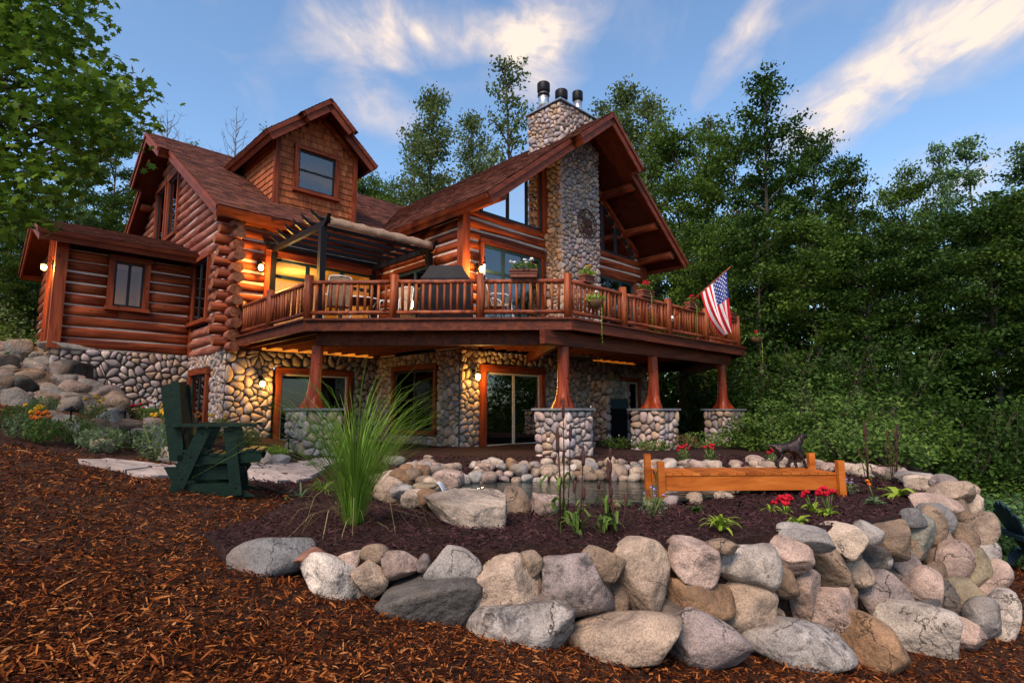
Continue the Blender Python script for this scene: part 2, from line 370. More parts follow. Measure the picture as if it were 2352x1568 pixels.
def leafm(name, a, b, c, tr=0.35): return mat(name, [(0.05, a), (0.5, b), (0.95, c)], scale=0.55, rough=(0.45, 0.6), bump=0, island=0.55, translucent=tr, detail=3, spec=0.12)
M['leaf_maple'] = leafm('maple_leaf', (0.034, 0.07, 0.009), (0.075, 0.145, 0.015), (0.16, 0.245, 0.026), 0.45)
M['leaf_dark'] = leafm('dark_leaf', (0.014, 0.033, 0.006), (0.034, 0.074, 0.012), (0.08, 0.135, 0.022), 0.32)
M['leaf_mid'] = leafm('mid_leaf', (0.032, 0.065, 0.010), (0.072, 0.13, 0.018), (0.15, 0.22, 0.032))
M['leaf_pop'] = leafm('poplar_leaf', (0.045, 0.07, 0.022), (0.095, 0.135, 0.038), (0.18, 0.22, 0.075))
M['leaf_pale'] = leafm('pale_leaf', (0.05, 0.10, 0.035), (0.10, 0.185, 0.06), (0.18, 0.27, 0.10))
M['leaf_shrub'] = leafm('shrub_leaf', (0.045, 0.085, 0.018), (0.095, 0.165, 0.032), (0.20, 0.28, 0.055))
M['leaf_lime'] = leafm('lime_leaf', (0.13, 0.20, 0.02), (0.24, 0.34, 0.035), (0.42, 0.48, 0.07))
M['leaf_grey'] = leafm('grey_green_leaf', (0.08, 0.12, 0.06), (0.14, 0.20, 0.09), (0.22, 0.28, 0.14))
M['leaf_rust'] = leafm('rust_leaf', (0.11, 0.055, 0.03), (0.17, 0.09, 0.045), (0.24, 0.15, 0.07))
M['blade'] = leafm('grass_blade', (0.06, 0.12, 0.012), (0.13, 0.24, 0.025), (0.27, 0.40, 0.07), 0.4)
M['bark'] = mat('bark', [(0.2, (0.035, 0.026, 0.02)), (0.8, (0.12, 0.095, 0.075))], scale=7, stretch=(1, 1, 0.25), rough=(0.85, 1), bump=0.8, bscale=25, bdist=0.02)
M['twig'] = mat('grey_twig', [(0.2, (0.10, 0.09, 0.085)), (0.8, (0.2, 0.18, 0.165))], scale=7, rough=(0.85, 1), bump=0)
M['stem'] = mat('green_stem', [(0.2, (0.07, 0.11, 0.02)), (0.8, (0.16, 0.2, 0.05))], scale=9, rough=(0.6, 0.8), bump=0)
M['brown_stem'] = mat('brown_stem', [(0.2, (0.035, 0.015, 0.012)), (0.8, (0.075, 0.032, 0.024))], scale=9, rough=(0.6, 0.8), bump=0.3, bscale=120)
M['petal_red'] = mat('red_petal', [(0.2, (0.38, 0.004, 0.018)), (0.8, (0.62, 0.012, 0.03))], scale=20, rough=(0.6, 0.8), bump=0.3, translucent=0.2)
M['petal_white'] = mat('white_petal', [(0.2, (0.68, 0.66, 0.62)), (0.8, (0.85, 0.84, 0.8))], scale=20, rough=(0.6, 0.8), bump=0, translucent=0.2)
M['petal_yellow'] = mat('yellow_petal', [(0.2, (0.55, 0.26, 0.01)), (0.8, (0.78, 0.45, 0.03))], scale=20, rough=(0.6, 0.8), bump=0, translucent=0.2)
M['petal_orange'] = mat('orange_petal', [(0.2, (0.5, 0.06, 0.01)), (0.8, (0.75, 0.22, 0.02))], scale=20, rough=(0.6, 0.8), bump=0, translucent=0.2)
M['petal_violet'] = mat('violet_petal', [(0.2, (0.22, 0.15, 0.42)), (0.8, (0.42, 0.32, 0.62))], scale=20, rough=(0.6, 0.8), bump=0, translucent=0.2)
M['dry'] = leafm('dry_blade', (0.16, 0.12, 0.05), (0.27, 0.21, 0.09), (0.38, 0.31, 0.15), 0.3)
def plain(name, c, rough=0.5, metal=0.0, var=0.25, bump=0.1, scale=14, emit=None):
    return mat(name, [(0.2, tuple(x * (1 - var) for x in c)), (0.8, tuple(x * (1 + var) for x in c))], scale=scale, rough=(max(0.02, rough - .08), min(1, rough + .08)), metal=metal, bump=bump, emit=emit)
M['green_paint'] = plain('dark_green_paint', (0.003, 0.014, 0.008), 0.55, var=0.3, bump=0.25)
M['blue_plastic'] = plain('dark_teal_plastic', (0.012, 0.030, 0.045), 0.42, var=0.15)
M['black_metal'] = plain('black_metal', (0.008, 0.0075, 0.010), 0.5, 0.2)
M['bronze'] = plain('dark_bronze', (0.045, 0.032, 0.030), 0.38, 0.85, var=0.5, bump=0.6, scale=22)
M['steel'] = plain('galvanised_steel', (0.52, 0.52, 0.54), 0.32, 0.9, var=0.2)
M['white_metal'] = plain('white_metal', (0.72, 0.70, 0.68), 0.45)
M['canvas'] = plain('tan_canvas', (0.27, 0.18, 0.125), 0.85, var=0.2, bump=0.5)
M['cover'] = plain('grill_cover', (0.008, 0.007, 0.010), 0.6, var=0.3, bump=0.4)
M['teal_frame'] = plain('teal_window_frame', (0.022, 0.050, 0.058), 0.5)
M['dark_frame'] = plain('dark_window_frame', (0.020, 0.022, 0.026), 0.5)
M['pale_frame'] = plain('pale_window_frame', (0.48, 0.42, 0.36), 0.55)
M['dock'] = mat('dock_cedar', [(0.15, (0.23, 0.05, 0.006)), (0.5, (0.37, 0.095, 0.012)), (0.85, (0.47, 0.14, 0.022))], scale=7, stretch=(0.2, 1, 1), rough=(0.4, 0.65), bump=0.3, objrand=0.35, knots=3)
M['terracotta_box'] = plain('brown_planter', (0.16, 0.052, 0.032), 0.6)
M['coir'] = plain('coir_liner', (0.13, 0.075, 0.035), 0.95, var=0.5, bump=1.0, scale=40)
M['cushion'] = plain('tan_cushion', (0.36, 0.24, 0.15), 0.9)
M['red_cloth'] = plain('red_cloth', (0.50, 0.012, 0.022), 0.85, var=0.12)
M['white_cloth'] = plain('white_cloth', (0.74, 0.71, 0.71), 0.85, var=0.06)
M['blue_cloth'] = plain('blue_cloth', (0.022, 0.045, 0.23), 0.85, var=0.15)
M['interior'] = plain('interior_wall', (0.62, 0.42, 0.16), 0.85, var=0.1)
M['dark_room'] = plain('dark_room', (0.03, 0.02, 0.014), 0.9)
M['curtain'] = plain('curtain', (0.22, 0.21, 0.25), 0.9, var=0.25, scale=2.5)
M['bulb'] = plain('lamp_glass', (0.9, 0.7, 0.35), 0.4, emit=((1.0, 0.62, 0.16), 22.0))
def glass(name, dark=(0.02, 0.022, 0.026), ior=1.9, tr=0.75):
    m = bpy.data.materials.new(name); m.use_nodes = True; nt = m.node_tree; nt.nodes.clear(); N = nt.nodes.new; L = nt.links.new
    out = N('ShaderNodeOutputMaterial'); mx = N('ShaderNodeMixShader'); fr = N('ShaderNodeFresnel'); fr.inputs[0].default_value = ior
    t = N('ShaderNodeBsdfTransparent'); t.inputs[0].default_value = (tr, tr, tr, 1); g = N('ShaderNodeBsdfGlossy'); g.inputs['Roughness'].default_value = 0.02
    g.inputs['Color'].default_value = (0.95, 0.95, 0.95, 1)
    tc = N('ShaderNodeTexCoord'); n = N('ShaderNodeTexNoise'); n.inputs['Scale'].default_value = 1.3; L(tc.outputs['Object'], n.inputs[0])
    bp = N('ShaderNodeBump'); bp.inputs['Strength'].default_value = 0.05; bp.inputs['Distance'].default_value = 0.05; L(n.outputs[0], bp.inputs['Height']); L(bp.outputs[0], g.inputs['Normal'])
    L(fr.outputs[0], mx.inputs[0]); L(t.outputs[0], mx.inputs[1]); L(g.outputs[0], mx.inputs[2]); L(mx.outputs[0], out.inputs[0]); return m
M['glass'] = glass('window_glass', ior=2.3, tr=0.8)
M['glass_dim'] = glass('dim_window_glass', ior=1.5, tr=0.65)
def water_mat():
    m = bpy.data.materials.new('pond_surface'); m.use_nodes = True; nt = m.node_tree; b = nt.nodes['Principled BSDF']; N = nt.nodes.new; L = nt.links.new
    b.inputs['Base Color'].default_value = (0.012, 0.022, 0.018, 1); b.inputs['Roughness'].default_value = 0.03; b.inputs['IOR'].default_value = 1.33
    b.inputs['Specular IOR Level'].default_value = 0.8
    tc = N('ShaderNodeTexCoord'); mp = N('ShaderNodeMapping'); mp.inputs['Scale'].default_value = (1, 2.2, 1); L(tc.outputs['Object'], mp.inputs[0])
    n = N('ShaderNodeTexNoise'); n.inputs['Scale'].default_value = 4.5; n.inputs['Detail'].default_value = 4; L(mp.outputs[0], n.inputs[0])
    bp = N('ShaderNodeBump'); bp.inputs['Strength'].default_value = 0.35; bp.inputs['Distance'].default_value = 0.03; L(n.outputs[0], bp.inputs['Height']); L(bp.outputs[0], b.inputs['Normal']); return m
M['water'] = water_mat()
M['foam'] = plain('white_water', (0.55, 0.57, 0.6), 0.35)
# ---------------------------------------------------------------- ground, bed, pond
def pip(x, y, poly):
    x = np.asarray(x, float); y = np.asarray(y, float); c = np.zeros(x.shape, bool); n = len(poly)
    for i in range(n):
        x0, y0 = poly[i][:2]; x1, y1 = poly[(i + 1) % n][:2]
        if y0 == y1: continue
        c ^= ((y0 > y) != (y1 > y)) & (x < (x1 - x0) * (y - y0) / (y1 - y0) + x0)
    return c
def seg_dist(x, y, poly, closed=True):
    d = np.full(np.shape(x), 1e9); n = len(poly)
    for i in range(n if closed else n - 1):
        a = np.array(poly[i][:2]); b = np.array(poly[(i + 1) % n][:2]); ab = b - a
        t = np.clip(((x - a[0]) * ab[0] + (y - a[1]) * ab[1]) / (ab @ ab), 0, 1)
        d = np.minimum(d, np.hypot(x - a[0] - t * ab[0], y - a[1] - t * ab[1]))
    return d
gx = np.concatenate([np.linspace(-400, -40, 14), np.linspace(-36, -12, 16), np.linspace(-11, 11, 90), np.linspace(12, 36, 16), np.linspace(40, 400, 14)])
gy = np.concatenate([np.linspace(-200, -12, 10), np.linspace(-10, 0, 14), np.linspace(.3, 14, 60), np.linspace(15, 45, 20), np.linspace(50, 600, 14)])
X, Y = np.meshgrid(gx, gy); Z = z_low(X, Y)
nx_, ny_ = len(gx), len(gy); idx = np.arange(nx_ * ny_).reshape(ny_, nx_)
Fq = np.stack([idx[:-1, :-1], idx[:-1, 1:], idx[1:, 1:], idx[1:, :-1]], -1).reshape(-1, 4)
g = np_mesh('ground', np.stack([X, Y, Z], -1).reshape(-1, 3), Fq, M['ground'], smooth=True); tag(g, kind='structure')

TOP = [(560, 1268), (700, 1268), (900, 1278), (1100, 1280), (1300, 1272), (1500, 1262), (1650, 1255), (1800, 1232), (1950, 1203), (2090, 1160), (2180, 1136), (2188, 1108), (2120, 1094)]
wall_top = [on_z(x, y, -.86) for x, y in TOP]
inner = []
for i, p in enumerate(wall_top):
    a = wall_top[max(i - 1, 0)]; b = wall_top[min(i + 1, len(wall_top) - 1)]; t = nrm(b - a); inner.append((p[0] - t[1] * .10, p[1] + t[0] * .10))
BED = [(-2.15, 4.1), (-1.75, 3.62)] + inner + [(6.2, 9.2), (8.5, 12), (11, 16), (16, 22), (14, 30), (-4, 30), (-9, 20), (-9.6, 15), (-7.6, 12.6), (-6.2, 10.6), (-4.6, 8.6), (-3.6, 7.2), (-2.3, 6.2), (-2.15, 5.0)]
POND_PX = [(1005, 1122), (1100, 1108), (1300, 1105), (1500, 1105), (1680, 1107), (1770, 1116), (1650, 1135), (1500, 1150), (1300, 1158), (1180, 1152), (1060, 1140)]
WATER_Z = -1.0
POND = [tuple(on_z(x, y, WATER_Z)[:2]) for x, y in POND_PX]
def bed_z(x, y):
    z = z_bed(x, y); ins = pip(x, y, POND); d = seg_dist(x, y, POND)
    z = np.where(ins, -1.02 - np.clip(d, 0, .5) * .6, z - np.clip(.16 - d, 0, .16) * .6)
    return z
bx, by = [], []
for x0, x1, y0, y1, st in ((-4, 7, 3, 10.5, .14), (-11, 12, 8, 22, .6), (-11, 17, 20, 30, 1.6)):
    a, b = np.meshgrid(np.arange(x0, x1, st), np.arange(y0, y1, st)); a = a.ravel() + nr.uniform(-.2, .2, a.size) * st; b = b.ravel() + nr.uniform(-.2, .2, b.size) * st
    k = pip(a, b, BED) & (seg_dist(a, b, BED) > st * .4)
    if st > .5: k &= ~((a > -4) & (a < 7) & (b > 3) & (b < 10.5))
    bx.append(a[k]); by.append(b[k])
bnd = []
for i in range(len(BED)):
    a = np.array(BED[i]); b = np.array(BED[(i + 1) % len(BED)]); k = max(1, int(np.linalg.norm(b - a) / .25)); bnd += [tuple(a + (b - a) * j / k) for j in range(k)]
pts = [Vector(p) for p in bnd] + [Vector((x, y)) for x, y in zip(np.concatenate(bx), np.concatenate(by))]
nb = len(bnd); res = delaunay_2d_cdt(pts, [(i, (i + 1) % nb) for i in range(nb)], [], 1, 1e-4)
V = np.array([[p[0], p[1]] for p in res[0]]); zz = bed_z(V[:, 0], V[:, 1]); V3 = np.column_stack([V, zz])
skirt = [(p[0], p[1], float(bed_z(p[0], p[1]))) for p in bnd]; k0 = len(V3)
allv = np.vstack([V3, np.array(skirt), np.array(skirt) - [0, 0, 1.1]])
faces = [tuple(f) for f in res[2]]
faces += [(k0 + i, k0 + nb + i, k0 + nb + (i + 1) % nb) for i in range(nb)] + [(k0 + i, k0 + nb + (i + 1) % nb, k0 + (i + 1) % nb) for i in range(nb)]
o = np_mesh('garden_bed', allv, np.array(faces), M['soil'], smooth=False); tag(o, kind='structure')
# water
mb = MB(); c = np.mean(POND, axis=0); mb.prism([(p[0] + (p[0] - c[0]) * .06, p[1] + (p[1] - c[1]) * .10, WATER_Z - .02) for p in POND], (0, 0, .02)); tag(mb.build('pond_water', M['water']), kind='structure')

def ground_hit(x, y):
    r = ray(x, y); d = np.concatenate([np.arange(1.5, 12, .02), np.arange(12, 45, .05)]); X, Y = r[0] * d, d
    zg = np.where(pip(X, Y, BED), z_bed(X, Y), z_low(X, Y)); k = np.nonzero(r[2] * d <= zg)[0]
    i = k[0] if len(k) else len(d) - 1
    return np.array([X[i], Y[i], zg[i]])
# bark chips lying on the ground
def chips(name, n, dmin, dmax, test, zf, m, L=(.022, .075), Wd=(.005, .013), spread=1.0):
    d = np.exp(nr.uniform(math.log(dmin), math.log(dmax), n)); x = nr.uniform(-1.0, 1.0, n) * d * spread; y = d
    k = test(x, y); x, y = x[k], y[k]; n = len(x); z = zf(x, y)
    ln = (L[0] + (L[1] - L[0]) * nr.rand(n) ** 1.5) * (1 + (big := (nr.rand(n) < .02)) * .8) * np.clip(y / 4.5, 1, 1.9); wd = nr.uniform(Wd[0], Wd[1], n) * (1 + big * .6) * np.clip(y / 4.5, 1, 1.9); a = nr.uniform(0, 2 * math.pi, n)
    tl = nr.normal(0, .28, n); rl = nr.normal(0, .5, n)
    dx = np.stack([np.cos(a) * np.cos(tl), np.sin(a) * np.cos(tl), np.sin(tl)], -1); sx = np.stack([-np.sin(a) * np.cos(rl), np.cos(a) * np.cos(rl), np.sin(rl)], -1)
    c = np.stack([x, y, z + .004 + np.abs(np.sin(tl)) * ln * .5 + nr.uniform(0, .014, n)], -1)
    tp = nr.uniform(.25, .95, (n, 1)); l2 = (ln / 2)[:, None]; w2 = (wd / 2)[:, None]; md = np.array([0, 0, 1.0]) * (ln * nr.uniform(-.02, .09, n))[:, None]
    V = np.stack([c - dx * l2 - sx * w2 * tp, c - dx * l2 + sx * w2 * tp, c + sx * w2 + md, c - sx * w2 + md, c + dx * l2 + sx * w2 * tp * .8, c + dx * l2 - sx * w2 * tp * .8], 1).reshape(-1, 3)
    b = np.arange(n)[:, None] * 6
    Fq = np.concatenate([b + [0, 3, 2, 1], b + [3, 5, 4, 2]], 0)
    return tag(np_mesh(name, V, Fq, m), kind='stuff')
PATHC = [on_z(x, y, -.86) for x, y in ((245, 1092), (330, 1085), (450, 1090), (560, 1088), (680, 1078), (760, 1066))]
LEFTBED = [tuple(ground_hit(x, y)[:2]) for x, y in ((-200, 1035), (0, 1022), (130, 1042), (250, 1062), (420, 1064), (600, 1062), (650, 1042), (560, 1005), (450, 975), (250, 958), (-200, 950))]
in_bed = lambda x, y: pip(x, y, BED)
front = lambda x, y: ~pip(x, y, BED) & ~pip(x, y, LEFTBED)
tag(chips('bark_mulch', 175000, 1.5, 13, front, z_low, M['chip'], L=(.010, .058), Wd=(.003, .0105)), 'loose orange-brown bark mulch covering the sloping ground', 'mulch')
tag(chips('dark_mulch', 80000, 3.2, 12, lambda x, y: in_bed(x, y) & ~(pip(x, y, POND)), bed_z, M['chip_dark'], spread=.95, L=(.012, .06), Wd=(.004, .011)), 'dark purple-brown bark mulch spread over the planting bed', 'mulch')
tag(chips('border_mulch', 9000, 5, 13, lambda x, y: pip(x, y, LEFTBED) & ~in_bed(x, y), z_low, M['chip_dark']), 'dark mulch in the flower border below the stone foundation', 'mulch')  # the border has dark mulch of its own, same bark as the bed

# flagstone path
path = empty('flagstone_path', (0, 0, 0)); path['kind'] = 'structure'
ppoly = [tuple(ground_hit(x, y)[:2]) for x, y in ((238, 1082), (330, 1070), (470, 1068), (600, 1066), (720, 1058), (770, 1062), (700, 1082), (600, 1098), (480, 1108), (330, 1106), (262, 1096))]
xs = [p[0] for p in ppoly]; ys = [p[1] for p in ppoly]
cells = []
r5 = random.Random(5); P5 = []
x = min(xs)
while x < max(xs):
    y = min(ys)
    while y < max(ys): P5.append((x + r5.uniform(-.14, .14), y + r5.uniform(-.14, .14))); y += .42
    x += .46
A5 = np.array(P5)
for i, p in enumerate(P5):
    if not bool(pip(p[0], p[1], ppoly)): continue
    poly = [(p[0] - .5, p[1] - .5), (p[0] + .5, p[1] - .5), (p[0] + .5, p[1] + .5), (p[0] - .5, p[1] + .5)]
    for j in np.argsort(((A5 - A5[i]) ** 2).sum(1))[1:13]:
        q = P5[j]; dx, dy = q[0] - p[0], q[1] - p[1]; nxt = []
        cc = (q[0] ** 2 + q[1] ** 2 - p[0] ** 2 - p[1] ** 2) / 2
        for k in range(len(poly)):
            a, b = poly[k], poly[(k + 1) % len(poly)]; da = dx * a[0] + dy * a[1] - cc; db = dx * b[0] + dy * b[1] - cc
            if da <= 0: nxt.append(a)
            if da * db < 0: t = da / (da - db); nxt.append((a[0] + (b[0] - a[0]) * t, a[1] + (b[1] - a[1]) * t))
        poly = nxt
    c = np.mean(poly, axis=0); q = [c + (np.array(w) - c) * .93 for w in poly]; dz = r5.uniform(0, .012)
    mb = MB(); mb.prism([(w[0], w[1], float(z_bed(*w) if bool(pip(w[0], w[1], BED)) else z_low(*w)) - .025 + dz) for w in q], (0, 0, .055)); mb.build('flagstone', M['flag'], path)
# ---------------------------------------------------------------- the log house
house = empty('log_house', HLOC, HA)
tag(house, 'red-brown log house with river-stone chimney, dormer and shingled gable roofs', 'house')
DECK_Z = 1.93; BASE_Z = 1.665; CRS = 0.305

def seg_minus(a, b, cuts):
    segs = [(a, b)]
    for c0, c1 in cuts:
        nxt = []
        for p, q in segs:
            if c1 <= p or c0 >= q: nxt.append((p, q)); continue
            if c0 > p: nxt.append((p, c0))
            if c1 < q: nxt.append((c1, q))
        segs = nxt
    return segs
def P(ax, fixed, out, s, d, z):            # along the wall, outward distance, height
    return (s, fixed + out * d, z) if ax == 'x' else (fixed + out * d, s, z)
def wbox(mb, ax, fixed, out, s0, s1, d0, d1, z0, z1, **k):
    a = P(ax, fixed, out, s0, d0, z0); b = P(ax, fixed, out, s1, d1, z1)
    return mb.box(min(a[0], b[0]), max(a[0], b[0]), min(a[1], b[1]), max(a[1], b[1]), z0, z1, **k)
def log_piece(parent, ax, fixed, out, p, q, z, ry, rz, m, wob, name='log'):
    mb = MB(); n = max(2, int((q - p) / 0.45) + 1); ph = rng.uniform(0, 9)
    pts = []; rad = []
    for i in range(n):
        s = p + (q - p) * i / (n - 1)
        pts.append(P(ax, fixed, out, s, 0.012 * math.sin(s * 2 + ph), z + 0.008 * math.sin(s * 1.3 + ph * 2)))
        rad.append(ry * (1 + (0.04 if ry > .1 else .012) * math.sin(s * 1.9 + ph)))
    mb.tube(pts, rad, n=12, squash=rz / ry, wob=wob)
    mb.mi[-1] = 1; mb.mi[-2] = 1
    return mb.build(name, [m, M['log_end']], parent)
def log_wall(ax, fixed, out, s0, s1, z0, n, openings=(), clip=None, m=None, ry=0.13, rz=0.138, ext0=(0, 0), zoff=0.0, wob=0.018, joints=0.0, skip=None, name='log_wall', par=None):
    ch = MB(); todo = []
    for i in range(n):
        z = z0 + zoff + CRS * (i + 0.5); a, b = s0, s1
        if clip:
            a, b = clip(z + 0.05); a = max(a, s0); b = min(b, s1)
        if b - a < 0.25: continue
        cuts = [(o[0], o[1]) for o in openings if o[2] < z + 0.10 and o[3] > z - 0.10]
        for p, q in seg_minus(a, b, cuts):
            if q - p < 0.1: continue
            wbox(ch, ax, fixed, out, p, q, -0.05, min(.055, ry * (.6 if ry > .1 else .3)), z - CRS / 2 - 0.002, z + CRS / 2 + 0.002)
            pe = p - ext0[i % 2] if abs(p - s0) < 1e-6 else p
            if joints and q - p > 2 and rng.random() < joints:
                j = p + (q - p) * rng.uniform(0.3, 0.7); todo += [(pe, j - 0.004, z), (j + 0.004, q, z)]
            else: todo.append((pe, q, z))
    w = ch.build(name, M['chink'], par or house)
    for p, q, z in todo: log_piece(w, ax, fixed, out, p, q, z, ry, rz, m, wob)
    return w

def window(ax, fixed, out, s0, s1, z0, z1, nx=2, ny=1, frame='dark_frame', trim=0.12, gl='glass', room='dark_room', depth=0.9, sill=True, name='window', d=0.09, curtain=False, trims=True, bar=0.05, header=0.0):
    fm = MB(); w = bar
    wbox(fm, ax, fixed, out, s0, s1, d - 0.05, d, z1 - w, z1); wbox(fm, ax, fixed, out, s0, s1, d - 0.05, d, z0, z0 + w)
    wbox(fm, ax, fixed, out, s0, s0 + w, d - 0.05, d, z0 + w, z1 - w); wbox(fm, ax, fixed, out, s1 - w, s1, d - 0.05, d, z0 + w, z1 - w)
    for i in range(1, nx):
        s = s0 + (s1 - s0) * i / nx; wbox(fm, ax, fixed, out, s - w * .7, s + w * .7, d - 0.052, d - 0.003, z0 + w, z1 - w)
    rows = ny if hasattr(ny, '__len__') else [j / ny for j in range(1, ny)]
    for t in rows:
        z = z0 + (z1 - z0) * t; wbox(fm, ax, fixed, out, s0 + w, s1 - w, d - 0.054, d - 0.006, z - w * .6, z + w * .6)
    win = fm.build(name, M[frame], house)
    zs = [z0] + [z0 + (z1 - z0) * t for t in rows] + [z1]
    for i in range(nx):
        for j in range(len(zs) - 1):
            a = s0 + (s1 - s0) * i / nx + 0.02; b = s0 + (s1 - s0) * (i + 1) / nx - 0.02
            g = MB(); wbox(g, ax, fixed, out, a, b, d - 0.034, d - 0.028, zs[j] + 0.02, zs[j + 1] - 0.02); g.build('pane', M[gl], win)
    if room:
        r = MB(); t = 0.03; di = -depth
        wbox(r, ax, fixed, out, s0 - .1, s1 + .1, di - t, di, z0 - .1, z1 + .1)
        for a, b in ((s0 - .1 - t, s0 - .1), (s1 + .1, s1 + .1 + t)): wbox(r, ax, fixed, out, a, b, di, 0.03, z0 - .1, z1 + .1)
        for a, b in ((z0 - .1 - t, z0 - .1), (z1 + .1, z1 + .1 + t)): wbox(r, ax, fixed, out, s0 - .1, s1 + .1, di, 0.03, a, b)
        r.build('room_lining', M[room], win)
    if curtain:
        c = MB(); k = 26
        for i in range(k):
            a = s0 + .04 + (s1 - s0 - .08) * i / k; b = s0 + .04 + (s1 - s0 - .08) * (i + 1) / k
            wbox(c, ax, fixed, out, a, b, -0.10 - 0.03 * (i % 2), -0.07 - 0.03 * (i % 2), z0 + .04, z1 - .04)
        c.build('curtain', M['curtain'], win)
    if trims and trim:
        hm = M['trim_' + ax]; dd = d + 0.07
        for a, b in ((s0 - trim, s0 - 0.004), (s1 + 0.004, s1 + trim)):
            t = MB(); wbox(t, ax, fixed, out, a, b, 0.0, dd, z0 - 0.02, z1 + 0.012); t.build('trim', M['trim_z'], win)
        t = MB(); wbox(t, ax, fixed, out, s0 - trim - .02 - header, s1 + trim + .02 + header, 0.0, dd + .015, z1 + 0.016, z1 + trim + .03); t.build('trim', hm, win)
        if sill:
            t = MB(); wbox(t, ax, fixed, out, s0 - trim - .03, s1 + trim + .03, 0.0, dd + .05, z0 - .13, z0 - 0.025); t.build('sill', hm, win)
    return win
def poly_window(ax, fixed, out, poly, bars=(), frame='dark_frame', gl='glass', d=0.09):
    fm = MB(); n = len(poly)
    for i in range(n):
        a, b = poly[i], poly[(i + 1) % n]
        fm.bar(P(ax, fixed, out, a[0], d - 0.02, a[1]), P(ax, fixed, out, b[0], d - 0.02, b[1]), 0.07, 0.09)
    for s, za, zb in bars: fm.bar(P(ax, fixed, out, s, d - 0.02, za), P(ax, fixed, out, s, d - 0.02, zb), 0.06, 0.075, up=(0, 1, 0))
    win = fm.build('window', M[frame], house)
    ss = sorted([p[0] for p in poly]); cuts = [ss[0]] + [b[0] for b in bars] + [ss[-1]]
    def zr(s):
        zs = []
        for i in range(n):
            a, b = poly[i], poly[(i + 1) % n]
            if abs(a[0] - b[0]) > 1e-6 and min(a[0], b[0]) - 1e-6 <= s <= max(a[0], b[0]) + 1e-6: zs.append(a[1] + (b[1] - a[1]) * (s - a[0]) / (b[0] - a[0]))
        return min(zs), max(zs)
    for i in range(len(cuts) - 1):
        a, b = cuts[i] + .02, cuts[i + 1] - .02; la, ha = zr(a); lb, hb = zr(b)
        g = MB(); q = [P(ax, fixed, out, a, d - .03, la), P(ax, fixed, out, b, d - .03, lb), P(ax, fixed, out, b, d - .03, hb), P(ax, fixed, out, a, d - .03, ha)]
        off = np.array(P(ax, 0, out, 0, -0.006, 0)); g.prism(q, off); g.build('pane', M[gl], win)
    r = MB(); s0, s1 = ss[0], ss[-1]; z0 = min(p[1] for p in poly); z1 = max(p[1] for p in poly)
    r.prism([P(ax, fixed, out, p[0], -.9, p[1] - (.25 if p[1] > z0 + .1 else 0)) for p in poly], np.array(P(ax, 0, out, 0, -.03, 0))); wbox(r, ax, fixed, out, s0, s1, -.9, 0.0, z0 - .06, z0 - .03)
    r.build('room_lining', M['dark_room'], win)
    return win

# ---- openings (start, end, bottom, top)
o_door = (0.98, 4.25, 1.75, 4.30)                       # slider under the pergola
o_side = (1.66, 3.30, 2.65, 4.45)                       # tall window beside the wing
o_g1, o_g2 = (5.75, 7.0, 6.15, 8.3), (7.45, 8.75, 6.15, 8.3)
o_wing = (-2.14, -1.42, 2.96, 4.24)
o_grs = (-3.0, -1.1, 1.75, 4.2)
o_grd = (5.22, 7.62, 1.75, 4.66)
o_grd2 = (10.3, 12.6, 1.75, 4.66)
WIN_L = [(5.16, 5.58), (7.66, 5.58), (7.66, 7.72), (5.16, 5.78)]
WIN_R = [(10.18, 5.58), (12.68, 5.58), (12.68, 5.78), (10.18, 7.72)]
def gap(ops, t=0.11): return [(o[0] - t, o[1] + t, o[2] - t, o[3] + .05) for o in ops]

log_wall('x', 0.0, -1, 0.0, 4.6, BASE_Z, 12, gap([o_door]), m=M['log_x'], ext0=(0.40, 0.50), rz=0.134)
log_wall('y', 0.0, -1, 0.0, 14.2, BASE_Z, 27, gap([o_side, o_g1, o_g2]), clip=lambda z: (7.1 - (9.76 - z) / .605, 7.1 + (9.76 - z) / .605),
         m=M['rough_log'], ext0=(0.52, 0.42), zoff=-CRS / 2, ry=0.15, rz=0.142, wob=0.05)
log_wall('y', 4.6, -1, -4.25, 0.0, BASE_Z, 12, gap([o_grs]), m=M['log_y'])
def tri_cut(z):
    k = []
    if 5.6 < z < 7.8: k = [(5.05 + max(0, (z - 5.7)) * 1.28, 7.78, 0, 99), (10.06, 12.79 - max(0, (z - 5.7)) * 1.28, 0, 99)]
    return k
class _Tri(list): pass
ch = MB(); todo = []
for i in range(24):
    z = BASE_Z + CRS * (i + .5); hw = (9.0 - z) / .78; a, b = max(4.6, 8.92 - hw), min(13.25, 8.92 + hw)
    if b - a < .3: continue
    cuts = [(o[0], o[1]) for o in gap([o_grd, o_grd2]) if o[2] < z + .1 and o[3] > z - .1] + [(c[0], c[1]) for c in tri_cut(z)]
    for p, q in seg_minus(a, b, cuts):
        if q - p < .1: continue
        ch.box(p, q, -4.305, -4.2, z - CRS / 2 - .002, z + CRS / 2 + .002); todo.append((p, q, z))
grw = ch.build('log_wall', M['chink'], house)
for p, q, z in todo: log_piece(grw, 'x', -4.25, -1, p, q, z, .13, .134, M['log_x'], .018)
log_wall('x', 3.33, -1, -3.31, 0.0, BASE_Z, 9, gap([o_wing], .12), m=M['log_x'], rz=0.143, ry=.085, joints=.5, wob=.006)
log_wall('y', -3.31, -1, 3.33, 8.6, BASE_Z, 13, [(4.5, 5.5, 1.6, 3.9)], clip=lambda z: (6 - (5.65 - z) / .33, 6 + (5.65 - z) / .33), m=M['log_y'], rz=0.143, ry=.085)
# far right wall of the great room
log_wall('y', 13.25, 1, -4.25, 6.0, BASE_Z, 12, m=M['log_y'])

